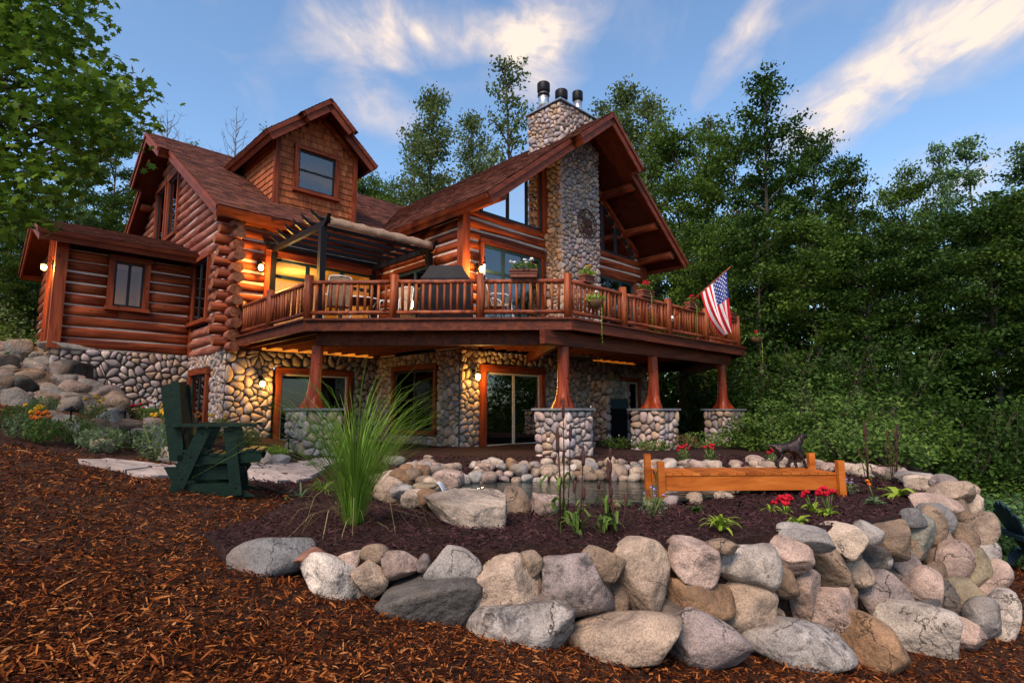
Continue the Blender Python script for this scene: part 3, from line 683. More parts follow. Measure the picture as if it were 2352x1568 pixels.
def post(u, v, z0, z1, w=0.22, name='corner_post', mat_='trim_z'):
    mb = MB(); mb.box(u - w / 2, u + w / 2, v - w / 2, v + w / 2, z0, z1); return mb.build(name, M[mat_], house)
post(4.53, -4.33, 1.70, 5.42, .25); post(-3.36, 3.27, BASE_Z - .02, 4.62, .27); post(-0.05, 3.2, BASE_Z - .02, 4.55, .17)
post(13.3, -4.3, 1.70, 5.4, .25)
post(-3.4, 4.42, BASE_Z - .02, 4.85, .13, 'porch_post'); post(-3.4, 5.6, BASE_Z - .02, 5.2, .13, 'porch_post')
post(7.72, -4.40, 5.5, 7.9, .13, 'window_post'); post(10.12, -4.40, 5.5, 7.9, .13, 'window_post')

# windows and doors
dr = window('x', 0, -1, *o_door, nx=3, ny=[0.80], frame='teal_frame', room='interior', depth=2.6, name='sliding_door', sill=False, bar=.08, trim=.16, gl='glass_dim')
window('y', 0, -1, *o_side, nx=2, frame='dark_frame', trim=.10, gl='glass_dim', d=.12)
for o in (o_g1, o_g2): window('y', 0, -1, *o, nx=1, frame='dark_frame', trim=.13, gl='glass', d=.12)
wd = window('x', 3.33, -1, *o_wing, nx=2, frame='dark_frame', trim=.15, room='interior', depth=1.4, gl='glass_dim')
window('y', 4.6, -1, *o_grs, nx=2, ny=[0.72], frame='teal_frame', room='dark_room', name='patio_door', sill=False, bar=.08)
window('x', -4.25, -1, *o_grd, nx=3, ny=[0.74], frame='teal_frame', room='dark_room', name='patio_door', sill=False, bar=.08, depth=1.6, header=.0)
window('x', -4.25, -1, *o_grd2, nx=3, ny=[0.74], frame='teal_frame', room='interior', name='patio_door', sill=False, bar=.08, depth=1.6)
poly_window('x', -4.25, -1, WIN_L, [(6.2, 5.6, 6.55), (7.0, 5.6, 7.2)]); poly_window('x', -4.25, -1, WIN_R, [(11.6, 5.6, 6.6), (10.85, 5.6, 7.2)])
for s, (pa, pb) in ((0, ((5.0, 5.82), (7.7, 7.93))), (1, ((12.84, 5.82), (10.14, 7.93)))):
    t = MB(); t.bar((pa[0], -4.40, pa[1]), (pb[0], -4.40, pb[1]), .12, .14); t.build('gable_trim', M['trim_x'], house)
# porch door of the wing
t = MB(); t.box(-3.35, -3.28, 4.5, 5.5, BASE_Z, 3.85); t.build('entry_door', M['trim_z'], house)
# lower level windows and doors
window('x', 0, -1, 1.42, 3.45, -0.85, 1.02, nx=2, frame='pale_frame', trim=.14, gl='glass_dim', name='basement_door', sill=False, d=.10)
window('y', 4.6, -1, -3.15, -1.15, -0.55, 1.15, nx=2, ny=2, frame='dark_frame', trim=.13, gl='glass_dim', name='basement_window', d=.10)
window('x', -4.25, -1, 5.34, 7.52, -0.99, 1.05, nx=2, frame='pale_frame', trim=.17, gl='glass', name='basement_door', sill=False, curtain=False, d=.10, bar=.055)
window('x', -4.25, -1, 11.75, 12.7, -0.95, 1.0, nx=1, frame='pale_frame', trim=.12, gl='glass_dim', name='basement_door', sill=False, d=.10)
window('y', 0, -1, 1.25, 2.7, -0.75, 1.0, nx=2, frame='dark_frame', trim=.16, gl='glass_dim', name='basement_window', d=.10)
lo_main = [(1.2, 3.65, -1.3, 1.2)]; lo_grs = [(-3.32, -0.98, -0.72, 1.32)]; lo_grf = [(5.12, 7.74, -1.3, 1.26), (11.58, 12.87, -1.3, 1.16), (9.98, 11.3, -1.3, .34)]; lo_gab = [(1.05, 2.9, -.95, 1.2)]

# ---- river stone walls
PAL_ = [(0.33, 0.26, 0.22), (0.28, 0.25, 0.24), (0.36, 0.30, 0.27), (0.24, 0.215, 0.21), (0.40, 0.34, 0.30), (0.30, 0.22, 0.16), (0.36, 0.27, 0.19), (0.29, 0.26, 0.27), (0.21, 0.19, 0.185), (0.34, 0.27, 0.26)]
PAL = [(c[0] * 1.25, c[1] * 1.19, c[2] * 1.2) for c in PAL_]
def clip_poly(poly, nx, ny, c):      # keep nx*x+ny*y <= c
    out = []
    for i in range(len(poly)):
        a, b = poly[i], poly[(i + 1) % len(poly)]; da = nx * a[0] + ny * a[1] - c; db = nx * b[0] + ny * b[1] - c
        if da <= 0: out.append(a)
        if da * db < 0:
            t = da / (da - db); out.append((a[0] + (b[0] - a[0]) * t, a[1] + (b[1] - a[1]) * t))
    return out
def stone_cells(s0, s1, z0, z1, size, ops=(), seed=1, zf=None):
    r = random.Random(seed); pts = []; row = 0; z = z0 + size * .35
    while z < z1:
        s = s0 + size * (.3 if row % 2 else .75)
        while s < s1:
            p = (s + r.uniform(-.46, .46) * size, z + r.uniform(-.44, .44) * size)
            if s0 < p[0] < s1 and z0 < p[1] < z1 and not any(o[0] < p[0] < o[1] and o[2] < p[1] < o[3] for o in ops) and r.random() > .16:
                pts.append(p)
                if r.random() < .16: pts.append((p[0] + size * r.choice((-.42, .42)), p[1] + size * r.uniform(-.4, .4)))
            s += size * r.choice((.55, .7, .9, 1.0, 1.2, 1.5))
        z += size * .82; row += 1
    pts = [p for p in pts if s0 < p[0] < s1 and z0 < p[1] < z1 and not any(o[0] < p[0] < o[1] and o[2] < p[1] < o[3] for o in ops)]; A = np.array(pts); res = []
    for i, p in enumerate(pts):
        poly = [(p[0] - size * 1.3, p[1] - size * 1.1), (p[0] + size * 1.3, p[1] - size * 1.1), (p[0] + size * 1.3, p[1] + size * 1.1), (p[0] - size * 1.3, p[1] + size * 1.1)]
        d = ((A - A[i]) ** 2).sum(1); idx = np.argsort(d)[1:15]
        for j in idx:
            q = pts[j]; dx, dy = q[0] - p[0], q[1] - p[1]; poly = clip_poly(poly, dx, dy, (q[0] ** 2 + q[1] ** 2 - p[0] ** 2 - p[1] ** 2) / 2)
            if not poly: break
        for nx, ny, c in ((-1, 0, -s0), (1, 0, s1), (0, -1, -z0), (0, 1, z1)):
            if poly: poly = clip_poly(poly, nx, ny, c)
        for o in ops:
            if not poly: break
            if p[0] <= o[0]: 
                if o[2] < p[1] < o[3]: poly = clip_poly(poly, 1, 0, o[0])
            elif p[0] >= o[1]:
                if o[2] < p[1] < o[3]: poly = clip_poly(poly, -1, 0, -o[1])
            if o[0] < p[0] < o[1]:
                if p[1] >= o[3]: poly = clip_poly(poly, 0, -1, -o[3])
                elif p[1] <= o[2]: poly = clip_poly(poly, 0, 1, o[2])
        if not poly or len(poly) < 3: continue
        c = np.mean(poly, axis=0); k = r.uniform(.88, .97); q = [(c + (np.array(w) - c) * k) for w in poly]
        for _ in range(2):
            n = len(q); q = [w for a in range(n) for w in (q[a] * .75 + q[(a + 1) % n] * .25, q[a] * .25 + q[(a + 1) % n] * .75)]
        if len(q) > 12: q = [q[int(a * len(q) / 12)] for a in range(12)]
        ext = np.ptp(np.array(q), axis=0)
        if ext.min() < size * .22: continue
        res.append((c, q, float(ext.mean()), r.choice(PAL), r.uniform(.78, 1.22), r.uniform(.8, 1.2)))
    return res
def stone_mesh(mb, ax, fixed, out, cell, depth=.06):
    depth *= 1.25
    c, q, sz, pal, val, dv = cell; n = len(q); vs = []; dp = min(depth, sz * .42) * dv
    for k, dd in ((1.0, -0.03), (.98, dp * .45), (.80, dp * .88), (.42, dp * 1.05)):
        for w in q:
            p = c + (w - c) * k; vs.append(P(ax, fixed, out, p[0], dd, p[1]))
    vs.append(P(ax, fixed, out, c[0], dp * 1.08, c[1]))
    f = [(a * n + j, a * n + (j + 1) % n, (a + 1) * n + (j + 1) % n, (a + 1) * n + j) for a in range(3) for j in range(n)] + [(3 * n + j, 3 * n + (j + 1) % n, 4 * n) for j in range(n)]
    if (out < 0) == (ax == 'y'): f = [w[::-1] for w in f]
    mb.add(vs, f, smooth=True, tint=(pal[0] * val, pal[1] * val, pal[2] * val, 0.0))
def spx(ax, fixed, out, cell):      # how large the stone shows
    q = P(ax, fixed, out, cell[0][0], 0, cell[0][1]); w = W(q[0], q[1], q[2]); return cell[2] / max(1, w[1])
FIELDS = []
def stone_wall(ax, fixed, out, s0, s1, z0, z1, size, ops=(), seed=1, name='stone_wall', par=None, depth=.06, back=None, weight=1.0, base=True):
    mb = MB()
    if base:
        zs = sorted({z0, z1} | {min(max(z, z0), z1) for o in ops for z in (o[2], o[3])})
        for a, b in zip(zs[:-1], zs[1:]):
            for p, q in seg_minus(s0, s1, [(o[0], o[1]) for o in ops if o[2] < (a + b) / 2 < o[3]]): wbox(mb, ax, fixed, out, p, q, -0.12, 0.0, a, b)
        o = mb.build(name, M['mortar'], par or house)
    else: o = par
    for c in stone_cells(s0, s1, z0, z1, size, ops, seed): FIELDS.append((o, ax, fixed, out, c, depth, spx(ax, fixed, out, c) * weight))
    return o
stone_wall('x', 3.25, -1, -3.42, 0.03, -0.75, BASE_Z, .215, seed=3)
stone_wall('y', -0.03, -1, -0.1, 3.2, -1.05, BASE_Z - .02, .17, lo_gab, seed=4)
stone_wall('x', -0.1, -1, -0.06, 4.6, -1.05, BASE_Z - .02, .225, lo_main, seed=5)
stone_wall('y', 4.5, -1, -4.3, -0.1, -1.08, 1.64, .2, lo_grs, seed=6, weight=.8)
stone_wall('x', -4.32, -1, 4.46, 13.35, -1.1, 1.64, .215, lo_grf, seed=7, weight=.8)
# chimney
cb = MB(); cb.box(7.86, 9.70, -4.98, -3.6, 1.64, 9.72); chim = cb.build('chimney', M['mortar'], house)
stone_wall('x', -4.98, -1, 7.82, 9.74, 1.64, 9.70, .175, seed=8, par=chim, base=False, depth=.07)
stone_wall('y', 7.86, -1, -5.03, -3.6, 1.64, 9.70, .175, seed=9, par=chim, base=False, depth=.07)
mb = MB(); mb.box(7.74, 9.82, -5.10, -3.5, 9.725, 9.76); mb.build('chimney_cap', M['steel'], chim)
for (px, py, r_, zt, band) in ((8.05, -4.1, .19, 10.76, 1), (8.6, -4.4, .19, 10.60, 1), (9.18, -4.62, .16, 10.70, 0)):
    f = MB(); f.lathe([(r_ * .92, 9.76), (r_ * .92, zt - .3)], (px, py, 0), n=18); fl = f.build('flue', M['steel'], chim)
    k = MB(); k.lathe([(r_ * .98, zt - .34), (r_ * 1.12, zt - .28), (r_ * 1.12, zt - .02), (r_ * 1.05, zt)], (px, py, 0), n=18)
    k.build('flue_cap', M['black_metal'], fl)
    if band:
        k = MB(); k.lathe([(r_ * 1.0, zt - .46), (r_ * 1.06, zt - .45), (r_ * 1.06, zt - .40), (r_ * 1.0, zt - .39)], (px, py, 0), n=18); k.build('flue_band', M['black_metal'], fl)
# the 300 stones that show largest are parts of their wall, the rest of each wall is one mass
FIELDS.sort(key=lambda t: -t[6])
for (o, ax, fx, out, c, dp, _) in FIELDS[:300]:
    mb = MB(); stone_mesh(mb, ax, fx, out, c, dp); mb.build('stone', M['stone'], o)
rest = {}
for (o, ax, fx, out, c, dp, _) in FIELDS[300:]:
    rest.setdefault(o.name, (o, MB())); stone_mesh(rest[o.name][1], ax, fx, out, c, dp)
for o, mb in rest.values(): tag(mb.build('stonework', M['stone'], o), kind='stuff')
# outdoor fireplace under the deck
mb = MB(); mb.box(10.02, 11.27, -4.95, -4.33, -1.1, .98); fp = mb.build('fireplace', M['mortar'], house)
fm = MB()
for c in stone_cells(10.0, 11.3, -1.05, .98, .2, [(10.2, 11.1, -1.1, .36)], 21): stone_mesh(fm, 'x', -4.95, -1, c, .06)
for c in stone_cells(-4.97, -4.35, -1.05, .98, .2, (), 22): stone_mesh(fm, 'y', 10.02, -1, c, .06)
tag(fm.build('stonework', M['stone'], fp), kind='stuff')
mb = MB(); mb.box(10.22, 11.08, -5.0, -4.94, -.9, .05); mb.build('fire_screen', M['black_metal'], fp)
mb = MB(); mb.box(10.2, 11.1, -5.03, -4.94, .06, .34); mb.build('hood', M['teal_frame'], fp)

# ---- roofs
def roof_plane(O, e, g, L, S, prow0=None, prow1=None, fasc=(True, True, True), tab=.24, th=.09, seed=0, name='roof', par=None):
    O, e, g = map(lambda q: np.array(q, float), (O, e, g)); e = nrm(e); g = nrm(g); n = np.cross(e, g)
    if n[2] < 0: n = -n
    dn = -n; r = random.Random(seed)
    def ends(t):
        a = -prow0[1] if prow0 and t > S - prow0[0] else 0.0; b = L + (prow1[1] if prow1 and t > S - prow1[0] else 0.0); return a, b
    mb = MB(); mb.prism([O, O + e * L, O + e * L + g * S, O + g * S], dn * th)
    if prow0: t0 = S - prow0[0]; mb.prism([O + g * t0 - e * prow0[1], O + g * t0 - e * .001, O + g * S - e * .001, O + g * S - e * prow0[1]], dn * th)
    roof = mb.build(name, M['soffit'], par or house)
    def board(p, q, off, w, h, drop):      # a board hung under the roof edge
        b = MB(); up = n; b.bar(p + off + dn * (drop + h / 2), q + off + dn * (drop + h / 2), w, h, up=up); b.build('fascia', M['fascia'], roof)
    if fasc[0]:
        board(O, O + e * L, -g * .02, .05, .11, .02); board(O + e * .01, O + e * (L - .01), g * .025, .045, .17, .128)
    for side, has, pr in ((0, fasc[1], prow0), (1, fasc[2], prow1)):
        if not has: continue
        sg = -1 if side == 0 else 1; x0 = 0.0 if side == 0 else L; T = S - (pr[0] if pr else 0.0)
        a = O + e * x0
        board(a, a + g * T, e * sg * .025, .05, .12, .015); board(a + g * .01, a + g * (T - .01), -e * sg * .02, .045, .19, .137)
        if pr:
            c = a + e * sg * pr[1]
            board(c + g * T, c + g * S, e * sg * .025, .05, .12, .015); board(c + g * (T + .01), c + g * S, -e * sg * .02, .045, .19, .137)
            board(a + g * (T - .02), c + g * (T - .02), -g * .005, .05, .12, .02); board(a + g * (T - .0), c + g * (T - .0), g * .03, .045, .18, .142)
    # shingle tabs
    ex = .15; V = []; Fc = []; k = 0; rows = int(S / ex) + 1
    for row in range(rows):
        t0 = row * ex - .015; t1 = min(t0 + ex * 1.15, S); a, b = ends(t0 + ex); s = a - .03
        while s < b + .03:
            w = tab * r.uniform(.65, 1.35); s2 = min(s + w, b + .03); hgt = .014 + r.uniform(0, .010); j = r.uniform(-.008, .008)
            p0 = O + e * s + g * (t0 + j); p1 = O + e * s2 + g * (t0 + j); p2 = O + e * s2 + g * t1; p3 = O + e * s + g * t1
            V += [p0 + n * hgt, p1 + n * hgt, p2 + n * .004, p3 + n * .004, p0 + n * .001, p1 + n * .001]
            Fc += [(k, k + 1, k + 2, k + 3), (k + 4, k + 5, k + 1, k)]; k += 6; s = s2 + .002
    tag(np_mesh('shingles', np.array(V), np.array(Fc), M['shingle'], roof), kind='stuff')
    return roof
def rise(dv, dz): l = math.hypot(dv, dz); return dv / l, dz / l, l
c_, s_, l_ = rise(7.8, 4.72)
roof_plane((-.65, -.7, 5.28), (1, 0, 0), (0, c_, s_), 19.0, l_, prow0=(2.55, .32), fasc=(True, True, False), seed=1)
roof_plane((-.65, 14.9, 5.28), (1, 0, 0), (0, -c_, s_), 19.0, l_, prow0=(2.55, .32), fasc=(True, True, False), seed=2)
GRZ = 9.26; c_, s_, l_ = rise(4.95, .78 * 4.95)
roof_plane((3.97, -5.9, GRZ - .78 * 4.95), (0, 1, 0), (c_, 0, s_), 12.0, l_, prow0=(2.1, .32), fasc=(True, True, False), seed=3)
roof_plane((13.87, -5.9, GRZ - .78 * 4.95), (0, 1, 0), (-c_, 0, s_), 12.0, l_, prow0=(2.1, .32), fasc=(True, True, False), seed=4)
c_, s_, l_ = rise(3.35, 1.11)
roof_plane((-3.9, 2.65, 4.72), (1, 0, 0), (0, c_, s_), 3.84, l_, fasc=(True, True, False), seed=5)
roof_plane((-3.9, 9.35, 4.72), (1, 0, 0), (0, -c_, s_), 3.84, l_, fasc=(True, True, False), seed=6)
# purlin logs under the great-room gable
for du in (-4.25, -3.2, -1.85, 0, 1.85, 3.2, 4.25):
    u = 8.92 + du; z = GRZ - .78 * abs(du) - (.36 if abs(du) > 4 else .30)
    if abs(du) > 4: u += -.03 * np.sign(du)
    o = log_piece(house, 'y', u, -1, -5.72 if du else -5.98, -3.9, z, .145, .15, M['log_y'], .02, name='purlin')
for v in (-4.25 + .0, 14.0): pass
for z, v in ((9.55, 7.1),):
    log_piece(house, 'x', v, -1, -.72, .3, z, .15, .15, M['log_x'], .02, name='purlin')
# ---- dormer
DU, DZ, DV = 2.71, 9.88, 1.0
dm = MB(); zb0 = 5.9
dm.prism([(1.40, DV, zb0), (4.02, DV, zb0), (4.02, DV, 8.62), (DU, DV, 9.72), (1.40, DV, 8.62)], (0, 5.2, 0))
dorm = dm.build('dormer', M['dark_room'], house)
c_, s_, l_ = rise(1.87, 1.60)
roof_plane((DU - 1.87, .45, DZ - 1.60), (0, 1, 0), (c_, 0, s_), 6.4, l_, prow0=(1.15, .26), fasc=(True, True, False), tab=.24, seed=7, name='dormer_roof')
roof_plane((DU + 1.87, .45, DZ - 1.60), (0, 1, 0), (-c_, 0, s_), 6.4, l_, prow0=(1.15, .26), fasc=(True, True, False), tab=.24, seed=8, name='dormer_roof')
log_piece(dorm, 'y', DU, -1, .32, 1.1, DZ - .30, .12, .12, M['log_y'], .01, name='purlin')
def mainz(v): return 10.0 - .605 * abs(v - 7.1)
dw = (2.06, 3.28, 6.95, 8.22)
row = 0; z = 6.18
while z < 9.6:
    u = 1.42 + rng.uniform(-.1, 0)
    while u < 4.0:
        w = rng.uniform(.13, .26); a, b = max(u, 1.42), min(u + w - .008, 4.0); top = min(9.6 - max(abs(a - DU), abs(b - DU)) * .855, z + .27)
        if b - a > .03 and top - z > .03 and not (a > dw[0] - .1 and b < dw[1] + .1 and z > dw[2] - .15 and z < dw[3]):
            lo = z + rng.uniform(-.012, .006); mb = MB()
            mb.add([(a, DV - .045, lo), (b, DV - .045, lo), (b, DV - .006, top), (a, DV - .006, top), (a, DV - .004, lo), (b, DV - .004, lo)], [(0, 1, 2, 3), (4, 5, 1, 0), (0, 3, 4), (1, 5, 2)])
            mb.build('shingle', M['cedar'], dorm)
        u += w
    z += .205; row += 1
z = 6.1
while z < 8.6:
    v0 = DV
    vm = 7.1 - (10 - z) / .605 + .4
    v = DV
    while v < vm:
        w = rng.uniform(.14, .28); b = min(v + w - .008, vm); top = z + .25
        if b - v > .03:
            mb = MB(); mb.add([(1.40 - .042, v, z), (1.40 - .042, b, z), (1.40 - .006, b, top), (1.40 - .006, v, top), (1.396, v, z), (1.396, b, z)], [(3, 2, 1, 0), (0, 1, 5, 4), (0, 4, 3), (1, 2, 5)])
            mb.build('shingle', M['cedar'], dorm)
        v += w
    z += .205
win = window('x', DV, -1, *dw, nx=1, ny=2, frame='dark_frame', trim=.14, room=None, gl='glass', name='dormer_window', d=.07)
mb = MB(); mb.box(dw[0], dw[1], DV - .012, DV - .008, dw[2], dw[3]); mb.build('blind', M['curtain'], win)
for u in (1.40, 4.02):
    mb = MB(); mb.box(u - .075, u + .075, DV - .10, DV + .04, 5.95, 8.62); mb.build('corner_board', M['trim_z'], dorm)
for sg in (-1, 1):
    mb = MB(); mb.bar((DU + sg * 1.3, DV - .06, 8.50), (DU, DV - .06, 9.62), .10, .14); mb.build('rake_trim', M['trim_x'], dorm)
# purlin logs under the main gable
for v in (4.4, 9.8):
    log_piece(house, 'x', v, -1, -.5, .2, mainz(v) - .33, .14, .14, M['log_x'], .02, name='purlin')

# interior lamps seen through the lit windows
def point(name, loc, e, c=(1.0, .62, .22), r=.06, parent=None):
    l = bpy.data.lights.new(name, 'POINT'); l.energy = e; l.color = c; l.shadow_soft_size = r
    o = bpy.data.objects.new(name, l); col.objects.link(o); o.location = loc
    if parent: o.parent = parent
    return o
point('room_lamp', (2.3, 1.5, 3.9), 110, r=.15, parent=house)
point('room_lamp', (-1.9, 4.2, 3.1), 2.2, r=.1, parent=house)
point('room_lamp', (11.4, -3.2, 4.2), 45, r=.1, parent=house)
# ---------------------------------------------------------------- deck with log railing
deck = empty('wooden_deck', HLOC, HA)
tag(deck, 'raised wooden deck with peeled log railing standing on stone piers', 'deck')
OUT = [(.10, -.12), (.10, -4.5), (4.03, -8.55), (12.25, -8.55), (16.9, -4.2), (16.9, 3.0), (13.42, 3.0), (13.42, -4.40), (4.42, -4.40), (4.42, -.12)]
mb = MB(); n = len(OUT); mb.prism([(p[0], p[1], DECK_Z - .045) for p in OUT], (0, 0, .04)); mb.build('deck_floor', M['beam'], deck)
def offs(p, q, d):      # inward offset to the left of travel
    t = nrm(np.array(q) - np.array(p)); nn = np.array([-t[1], t[0]]); return nn * d
def dbar(name, p, q, z0, z1, w, m='beam', par=None, d=0.0):
    o = offs(p, q, d); b = MB(); zc = (z0 + z1) / 2
    b.bar((p[0] + o[0], p[1] + o[1], zc), (q[0] + o[0], q[1] + o[1], zc), w, z1 - z0); return b.build(name, M[m], par or deck)
edges = [(OUT[0], OUT[1]), (OUT[1], OUT[2]), (OUT[2], OUT[3]), (OUT[3], OUT[4]), (OUT[4], OUT[5])]
for p, q in edges:
    L_ = math.hypot(q[0] - p[0], q[1] - p[1]); k = max(1, round(L_ / 3.2))
    for i in range(k):
        a = np.array(p) + (np.array(q) - np.array(p)) * i / k; b = np.array(p) + (np.array(q) - np.array(p)) * (i + 1) / k
        t = nrm(b - a) * .002; dbar('rim_board', a + t, b - t, BASE_Z, DECK_Z - .05, .05)
    dbar('deck_edge', p, q, DECK_Z - .046, DECK_Z - .004, .16)
# carrying beams
dbar('beam', (.5, -4.28), (4.32, -8.16), 1.40, BASE_Z - .003, .16, m='beam')
dbar('beam', (3.55, -8.16), (12.0, -8.16), 1.37, BASE_Z - .006, .16, m='beam')
dbar('beam', (11.75, -8.16), (16.6, -3.9), 1.38, BASE_Z - .004, .16)
dbar('beam', (4.25, -8.05), (7.0, -4.4), 1.40, BASE_Z - .008, .14)
for i in range(9):
    u0 = .5 + i * .45
    dbar('joist', (u0, -.2), (u0, -4.35 - max(0, u0 - .1) * 1.03 + .1), 1.67, DECK_Z - .05, .045)
for i in range(18):
    u0 = 4.7 + i * .45
    dbar('joist', (u0, -4.45), (u0, -8.5), 1.67, DECK_Z - .05, .045)
# piers and trunk posts
def pier(u, v, zg, k, w=.86, ztop=0.0):
    h = w / 2; mb = MB(); mb.box(u - h + .03, u + h - .03, v - h + .03, v + h - .03, zg - .1, ztop); o = mb.build('pier', M['mortar'], deck)
    for (ax, fx, out, s) in (('x', v - h + .03, -1, u), ('y', u - h + .03, -1, v), ('y', u + h - .03, 1, v)):
        for c in stone_cells(s - h, s + h, zg - .08, ztop - .005, .2, (), 40 + k):
            m2 = MB(); stone_mesh(m2, ax, fx, out, c, .06); m2.build('stone', M['stone'], o)
        k += 1
    for i in range(2):
        m2 = MB(); a = u - h - .06 + i * (w + .12) / 2; m2.box(a + .002, a + (w + .12) / 2 - .002, v - h - .06, v + h + .06, ztop, ztop + .045); m2.build('cap_slab', M['slab_top'], o)
def trunk(u, v, z0, z1, r=.125, seed=0):
    mb = MB(); n = 16; H_ = z1 - z0; prof = [(0, 2.05), (.05, 1.8), (.13, 1.45), (.25, 1.18), (.45, 1.05), (.7, 1.0), (1, .98)]
    r_ = random.Random(seed); lob = [r_.uniform(0, 6.28) for _ in range(3)]; q = []
    for t, k in prof:
        for j in range(n):
            a = 2 * math.pi * j / n; fl = 1 + max(0, (k - 1)) * .35 * (math.cos(3 * a + lob[0]) + .5 * math.cos(5 * a + lob[1])) + .03 * math.cos(2 * a + lob[2] + t * 4)
            rr = r * k * fl; q.append((u + rr * math.cos(a) + .02 * math.sin(t * 3 + lob[1]), v + rr * math.sin(a), z0 + t * H_))
    f = [(i * n + j, i * n + (j + 1) % n, (i + 1) * n + (j + 1) % n, (i + 1) * n + j) for i in range(len(prof) - 1) for j in range(n)]
    mb.add(q, f, smooth=True)
    for _ in range(7):
        a = r_.uniform(0, 6.28); t = r_.uniform(.35, .95); mb.ball((u + r * .93 * math.cos(a), v + r * .93 * math.sin(a), z0 + t * H_), (.03, .03, .022), 7, 5)
    mb.build('trunk_post', M['post'], deck)
for i, (u, v, zg) in enumerate([(.52, -4.22, -.97), (4.28, -8.08, -.98), (7.75, -8.12, -1.02), (11.6, -8.12, -1.05), (16.4, -4.05, -1.2)]):
    pier(u, v, zg, i * 3); trunk(u, v, .045, 1.40, seed=i)
# railing
def log_bar(name, p, q, r, m, par, n=9, wob=.06, seg=.35):
    mb = MB(); p = np.array(p, float); q = np.array(q, float); k = max(2, int(np.linalg.norm(q - p) / seg) + 1); ph = rng.uniform(0, 9)
    pts = [p + (q - p) * i / (k - 1) + np.array([math.sin(i * 1.7 + ph), math.cos(i * 1.3 + ph), math.sin(i * 2.1 + ph) if abs(q[2] - p[2]) < .1 else 0]) * r * .10 for i in range(k)]
    mb.tube(pts, [r * (1 + .05 * math.sin(i * 1.1 + ph)) for i in range(k)], n=n, wob=wob * .5); mb.mi[-1] = mb.mi[-2] = 1
    return mb.build(name, [m, M['log_end']], par)
def rail_span(p, q, nb, m):
    d = nrm(np.array(q) - np.array(p)); a = np.array(p) + d * .07; b = np.array(q) - d * .07; zt, zb = DECK_Z + .80, DECK_Z + .14
    top = log_bar('top_rail', (*a, zt), (*b, zt), .052, m, deck); bot = log_bar('bottom_rail', (*a, zb), (*b, zb), .047, m, deck)
    for i in range(nb):
        t = (i + .75) / (nb + .5); c = a + (b - a) * t; log_bar('baluster', (*(c + nr.uniform(-.012, .012, 2)), zb + .02), (*(c + nr.uniform(-.008, .008, 2)), zt - .02), rng.uniform(.027, .034), M['rail_z'], top, n=7)
def rail_post(p, h=.96): log_bar('rail_post', (p[0], p[1], DECK_Z - .003), (p[0], p[1], DECK_Z + h), .09, M['rail_z'], deck, n=14, wob=.02)
e = .09
line1 = [(.19, -.35), (.19, -2.3), (.19, -4.42)]
line2 = [(.19 + (4.06 - .19) * i / 3, -4.42 + (-8.42 + 4.42) * i / 3) for i in range(4)]
line3 = [(4.06 + (12.1 - 4.06) * i / 4, -8.42) for i in range(5)]
line4 = [(12.1, -8.42), (14.3, -6.35), (16.6, -4.2)]
done = []
for ln, nb, m in ((line1, 12, 'rail_y'), (line2, 11, 'rail_x'), (line3, 13, 'rail_x'), (line4, 14, 'rail_y')):
    for p in ln:
        if all(math.hypot(p[0] - d_[0], p[1] - d_[1]) > .2 for d_ in done): rail_post(p); done.append(p)
    for p, q in zip(ln[:-1], ln[1:]): rail_span(p, q, nb, M[m])

# ---------------------------------------------------------------- pergola
perg = empty('pergola', HLOC, HA); tag(perg, 'black metal pergola with rolled tan canopy over the deck', 'pergola')
pu0, pu1, pv0, pv1, pz = 1.02, 4.2, -3.2, -.12, 4.52
for u in (pu0, pu1):
    for v in (pv0, pv1):
        mb = MB(); mb.box(u - .075, u + .075, v - .075, v + .075, DECK_Z - .003, pz - .1); mb.build('post', M['black_metal'], perg)
def horned(p, q, w, h, name):       # beam with upswept pointed ends
    p = np.array(p, float); q = np.array(q, float); d = nrm(q - p); x = nrm(np.cross(d, (0, 0, 1))) * w
    def pt(base, s, z): return base + d * s + np.array([0, 0, z])
    poly = [pt(p, -.34, .20), pt(p, -.26, .05), pt(p, -.1, -h / 2), pt(q, .1, -h / 2), pt(q, .26, .05), pt(q, .34, .20), pt(q, .12, h / 2), pt(p, -.12, h / 2)]
    mb = MB(); mb.prism([w_ - x / 2 for w_ in poly], x); mb.build(name, M['black_metal'], perg)
for u in (pu0, pu1): horned((u, pv0, pz), (u, pv1, pz), .09, .15, 'beam')
for i in range(7): v = pv0 + .02 + (pv1 - pv0 - .04) * i / 6; horned((pu0, v, pz + .13), (pu1, v, pz + .13), .055, .10, 'rafter')
for u, v in ((pu0, pv0), (pu1, pv0), (pu0, pv1)):
    sg = 1 if u == pu0 else -1; mb = MB(); pts = [(u + sg * (.05 + .32 * t ** 1.6), v, pz - .5 + .45 * t) for t in (0, .25, .5, .75, 1)]; mb.tube(pts, .014, n=6); mb.build('brace', M['black_metal'], perg)
mb = MB(); prof = [(-.26, -.10), (-.30, -.01), (-.26, .10), (-.12, .17), (.1, .19), (.4, .19)]; q = []; nn = 16
for i in range(nn + 1):
    t = i / nn; u = pu0 + .06 + (pu1 - pu0 - .14) * t
    for k, (a, z) in enumerate(prof):
        q.append((u, pv0 + a + .02 * math.sin(i * 1.9 + k), pz + .03 + z + (.022 * math.sin(i * 2.3 + k * .8) if 0 < k < 4 else 0)))
m_ = len(prof); f = [(i * m_ + k, (i + 1) * m_ + k, (i + 1) * m_ + k + 1, i * m_ + k + 1) for i in range(nn) for k in range(m_ - 1)]
mb.add(q, f, smooth=True)
o = mb.build('canopy', M['canvas'], perg); sm = o.modifiers.new('thickness', 'SOLIDIFY'); sm.thickness = .01

